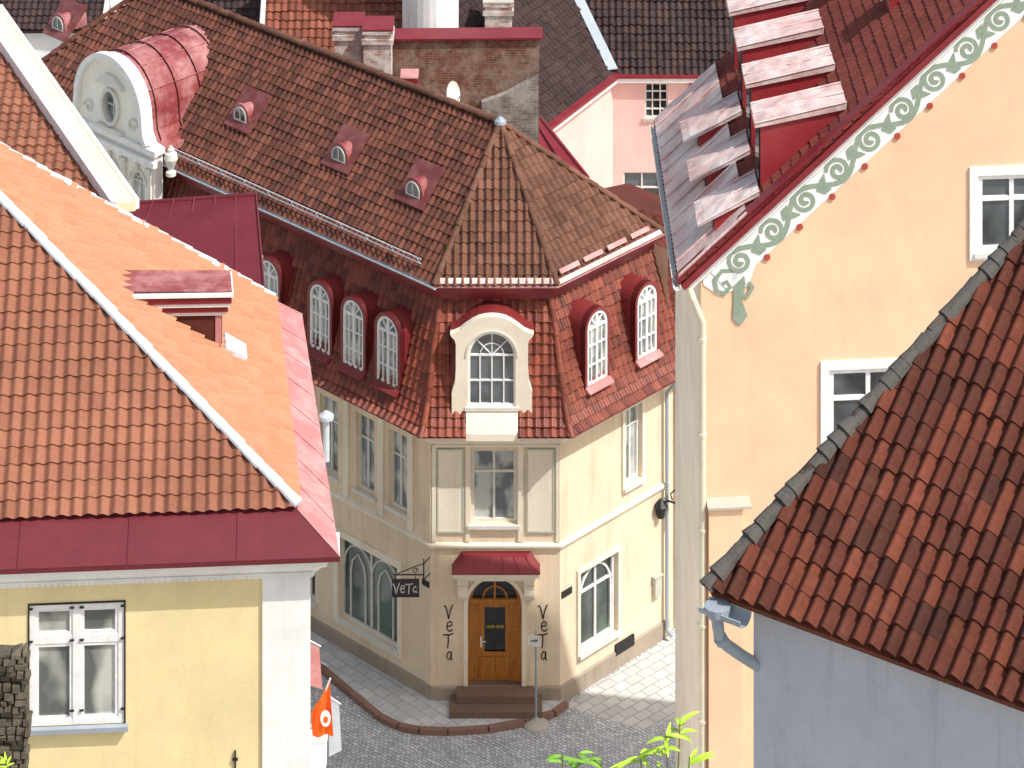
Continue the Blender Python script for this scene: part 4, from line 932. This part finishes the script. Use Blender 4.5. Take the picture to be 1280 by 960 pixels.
def chimney(px0,px1,py,Y,mat,lab,cap,dep=.9,group=None):
    a=W(px0,py,Y); b=W(px1,py,Y); t=thing('chimney_stack',lab,'chimney',((a.x+b.x)/2,Y,0),group)
    w=b.x-a.x
    mb=MB(); mb.box((a.x,Y,8),(w,0,0),(0,dep,0),(0,0,a.z-8)); mb.box((a.x-.06,Y-.06,a.z-.38),(w+.12,0,0),(0,dep+.12,0),(0,0,.14)); mb.box((a.x-.05,Y-.05,a.z-.12),(w+.1,0,0),(0,dep+.1,0),(0,0,.1)); mb.build('brickwork',mat,t)
    mb=MB(); mb.box((a.x-.06,Y-.06,a.z+.005),(w+.12,0,0),(0,dep+.12,0),(0,0,.04)); mb.build('cap',cap,t)
chimney(418,452,33,86.3,BRICKW,'whitewashed brick chimney with red cap, left one of the pair on the ridge',REDM)
chimney(455,489,38,86.0,BRICKW,'whitewashed brick chimney with red cap, beside the brick firewall',REDM)
chimney(606,640,4,97,BRICKW,'pale chimney behind the brick firewall at the top of the picture',GREYCAP)
chimney(503,520,98,85.2,REDM,'small red metal vent box on the long ridge',PINKM,.5)
q=W(564,118,84.5); sdsh=thing('satellite_dish','small white satellite dish in front of the brick firewall','satellite dish',q)
mb=MB(); vs=[];nn=16
ax_=V((.75,-.62,.2)).normalized(); s1=ax_.cross(ZA).normalized(); s2=s1.cross(ax_)
for k in range(5):
    r=.34*k/4
    for j in range(nn): vs.append(q+s1*r*.8*math.cos(2*math.pi*j/nn)+s2*r*1.05*math.sin(2*math.pi*j/nn)+ax_*(r*r*.7))
mb.add(vs,[(k*nn+j,k*nn+(j+1)%nn,(k+1)*nn+(j+1)%nn,(k+1)*nn+j) for k in range(4) for j in range(nn)]); mb.build('dish',OFFW,sdsh,recalc=False,smooth=True)
mb=MB(); mb.tube([q-ax_*.02,q-ax_*.2,q-ax_*.2-ZA*1.2],.025,6); mb.tube([q-s2*.3+ax_*.05,q+ax_*.35],.015,5); mb.build('mount',ZINCD,sdsh)
q0=W(640,60,104); gu=thing('rubble_gable','grey rubble stone gable wall behind the dark roofs','wall',(q0.x,104,0))
mb=MB(); mb.prism([(q0.x,104,0),(q0.x+1.9,104,0),(q0.x+1.9,104,W(0,30,104).z),(q0.x+1.3,104,W(0,-20,104).z),(q0.x,104,W(0,10,104).z)],(0,.6,0)); mb.build('brickwork',BRICKG,gu)
cn=W(766,95,100); ze=cn.z; pk=thing('pink_house','pink plastered house with black tiled valley roof behind the corner house','house',(cn.x,100,0))
u1=V((-.483,-.875,0)); n1=V((.875,-.483,0)); f1=Fr((cn.x,100,0),u1,n1); f2=Fr((cn.x,100,0),(1,0,0),(0,-1,0))
wa_=f2.at(806,148),f2.at(835,104); wb_=f2.at(779,240),f2.at(826,215)
wc_=f2.at(862,150),f2.at(890,100)
hl=[rect(wa_[0][0],wa_[1][0],wa_[0][1],wa_[1][1]),rect(wb_[0][0],wb_[1][0],wb_[0][1]-.4,wb_[1][1])]
wall('wall',f2,rect(0,9,0,ze),hl,PINK,pk); wall('wall',f1,rect(0,6,0,ze),[],PINK,pk)
window(pk,f2,wa_[0][0],wa_[1][0],wa_[0][1],wa_[1][1],d=-.1,cols=3,rows=(.25,.5,.75),fw=.05,bw=.04,fm=OFFW,gm=GLASS,sillm=GREYCAP,sd=.06)
window(pk,f2,wb_[0][0],wb_[1][0],wb_[0][1]-.4,wb_[1][1],d=-.1,cols=2,rows=(.5,),fw=.05,bw=.05,fm=OFFW,gm=GLASS,sd=.06)
mb=MB(); f2.box(mb,wc_[0][0],wc_[1][0],wc_[0][1],wc_[1][1],.003,.06); f2.box(mb,(wc_[0][0]+wc_[1][0])/2-.02,(wc_[0][0]+wc_[1][0])/2+.02,wc_[0][1],wc_[1][1],.061,.08); mb.build('shutter',M_flat('red_shutter_paint',(190,44,40)),pk)
up1=V((-.875,.483,0)); t45=math.tan(R(42))
vx=(1-.483)/-.875
vdir=V((vx,1,t45))
E2=V((cn.x+9,99.8,ze)); vb=V((cn.x,100,ze))
tile_slope(pk,[vb,E2,E2+V((0,6,6*t45)),vb+vdir*6],T_DARK,cw=.22,rl=.28,A=.08,B=.045,ns=6)
e1_=vb+u1*6.5
tile_slope(pk,[vb,e1_,e1_+up1*6+ZA*6*t45,vb+vdir*6],T_DARK,cw=.22,rl=.28,A=.08,B=.045,ns=6)
mb=MB(); sdd=V((.16,.05,0)); mb.prism([vb+ZA*.2-sdd,vb+vdir*6+ZA*.2-sdd,vb+vdir*6+ZA*.2+sdd,vb+ZA*.2+sdd],(0,0,.03)); mb.build('valley_sheet',ZINCD,pk)
mb=MB(); f2.box(mb,0,9,ze-.12,ze+.02,.01,.25); f1.box(mb,0,6.3,ze-.14,ze+.02,.01,.22); mb.build('eave_board',WHITE,pk)
mb=MB(); f1.box(mb,0,6.3,ze+.03,ze+.12,.05,.3); f2.box(mb,0,9,ze+.03,ze+.08,.05,.3); mb.build('gutter',REDM,pk)
r_=thing('metal_shed','dark red metal shed roof wedged between brick firewall and pink house','shed',W(685,250,90))
mb=MB()
a,b,c2,d2=W(640,150,90.5),W(676,148,90.5),W(735,222,87.5),W(660,232,86.5)
mb.prism([a,b,c2,d2],(0,0,-.1)); mb.tube([b,c2],.06,6)
for k in (.25,.5,.75): mb.tube([a.lerp(b,k),d2.lerp(c2,k)],.03,5)
mb.build('roof',REDM,r_)
mb=MB(); mb.box((a.x,87.8,0),(1.4,0,0),(0,2.5,0),(0,0,8.5)); mb.build('wall',PINK,r_)
gable_house('background_house','brown-red tiled house roof between firewall and rubble gable',560,760,60,112,12,40,T_BACK,WHITEP)
gable_house('background_house','black tiled house roof beyond the pink house',700,1100,40,122,14,38,T_DARK,PINK)

# ================================================================= hillside, plants, old wall
mb=MB(); mb.quad((-60,-30,44),(60,-30,44),(60,3,42),(-60,3,42)); mb.quad((-60,3,42),(60,3,42),(60,30,22),(-60,30,22)); mb.quad((-60,30,22),(60,30,22),(60,54,0.02),(-60,54,.02)); mb.build('hill',HILLM,kind='structure',label='unseen slope below the viewpoint, kept pale to bounce light',cat='hill')  # out-of-view slope, its pale colour added for bounced fill light
def leafmesh(mb,p,d,up,L,w,droop=.3):
    d=d.normalized(); s=d.cross(up).normalized(); n=s.cross(d).normalized(); K_=6; vs=[]
    for i in range(K_+1):
        t=i/K_; ww=w*math.sin(math.pi*min(1,t*.93+.05))**.8*(1-t*.25)
        c=p+d*L*t-ZA*droop*L*t*t
        vs+= [c-s*ww+n*ww*.35,c-n*.0,c+s*ww+n*ww*.35]
    fs=[]
    for i in range(K_):
        a=i*3; fs+=[(a,a+1,a+4,a+3),(a+1,a+2,a+5,a+4)]
    mb.add(vs,fs)
def sapling(lab,spots,Y,base,mat,L=.3):
    t=thing('sapling',lab,'plant',base); mb=MB(); st=MB()
    for px,py,k in spots:
        c=W(px,py,Y+random.uniform(-.3,.3)); st.tube([V(base),(V(base)+c)/2+V((random.uniform(-.2,.2),0,-.3)),c],[.03,.02,.006],6)
        for i in range(k):
            an=random.uniform(0,2*math.pi); el=random.uniform(-.1,.6)
            dd=V((math.cos(an),math.sin(an)*.7,el)); leafmesh(mb,c-ZA*random.uniform(0,.15),dd,V((0,-.4,1)),L*random.uniform(.7,1.2),L*.1,random.uniform(.1,.5))
    mb.build('foliage',mat,t,recalc=False,smooth=True); st.build('stem',STEMM,t)
bz=W(830,1100,27)
sapling('lime green sapling tips poking into the bottom edge right of centre',[(832,918,9),(850,905,6),(800,942,6),(862,946,5),(822,958,7)],27,(bz.x,27,24.2),LEAF,.23)
bz=W(730,1100,27)
sapling('small green leaf spray at the bottom edge left of the lime sapling',[(722,942,7),(752,950,5),(703,942,4)],27,(bz.x,27,24.2),LEAFD,.2)
bz=W(5,1100,30)
sapling('tuft of green leaves at the bottom left corner',[(8,950,8),(0,965,6),(18,962,6)],30,(bz.x,30,22.2),LEAF,.13)
# old stone wall bottom left
q=W(-60,816,33); xe=W(36,815,33).x; rg=random.Random(3)
mb=MB(); mb.box((q.x,33.06,q.z-8),(xe-q.x-.06,0,0),(0,.2,0),(0,0,7.93))
z=q.z
while z>q.z-2.0:
    hh=rg.uniform(.05,.09); x=q.x-rg.uniform(0,.1)
    while x<xe-.03:
        ww=rg.uniform(.07,.15); x1=min(x+ww,xe+rg.uniform(-.03,.015)); dy=rg.uniform(-.05,.03)
        vs=[]
        for k in range(8):
            vs.append(V((x+.004+rg.uniform(0,.01) if k in (0,3,4,7) else x1-.004-rg.uniform(0,.01), 33+dy+rg.uniform(-.015,.015) if k in (0,1,4,5) else 33.16, z-hh+rg.uniform(.002,.01) if k<4 else z-rg.uniform(.0,.012)+(rg.uniform(-.02,.03) if z==q.z else 0))))
        mb.add(vs,[(0,1,2,3),(4,5,6,7),(0,1,5,4),(1,2,6,5),(2,3,7,6),(3,0,4,7)]); x=x1
    z-=hh
mb.build('stone_wall',OLDSTONE,base=(q.x,33,q.z-2),label='mossy dark rubble stone wall at the bottom left edge',cat='wall')

# ================================================================= light
sun=V((.53,-.305,.79)).normalized()
ld=bpy.data.lights.new('sun','SUN'); ld.energy=4.1; ld.angle=R(.5); ld.color=(1,.97,.93)
lo=bpy.data.objects.new('sun',ld); COL.objects.link(lo); lo.rotation_euler=sun.to_track_quat('Z','Y').to_euler(); lo.location=(30,20,80)
w=bpy.data.worlds.new('World'); SC.world=w; w.use_nodes=True; nt=w.node_tree; bg=nt.nodes['Background']
sk=nt.nodes.new('ShaderNodeTexSky'); sk.sky_type='NISHITA'; sk.sun_disc=False; sk.sun_elevation=math.asin(sun.z); sk.sun_rotation=math.atan2(sun.x,sun.y); sk.dust_density=4.0; sk.air_density=1.7; sk.ozone_density=1.4; sk.altitude=0
nt.links.new(sk.outputs[0],bg.inputs[0]); bg.inputs[1].default_value=.15
SC.view_settings.view_transform='Standard'; SC.view_settings.look='None'; SC.view_settings.exposure=0
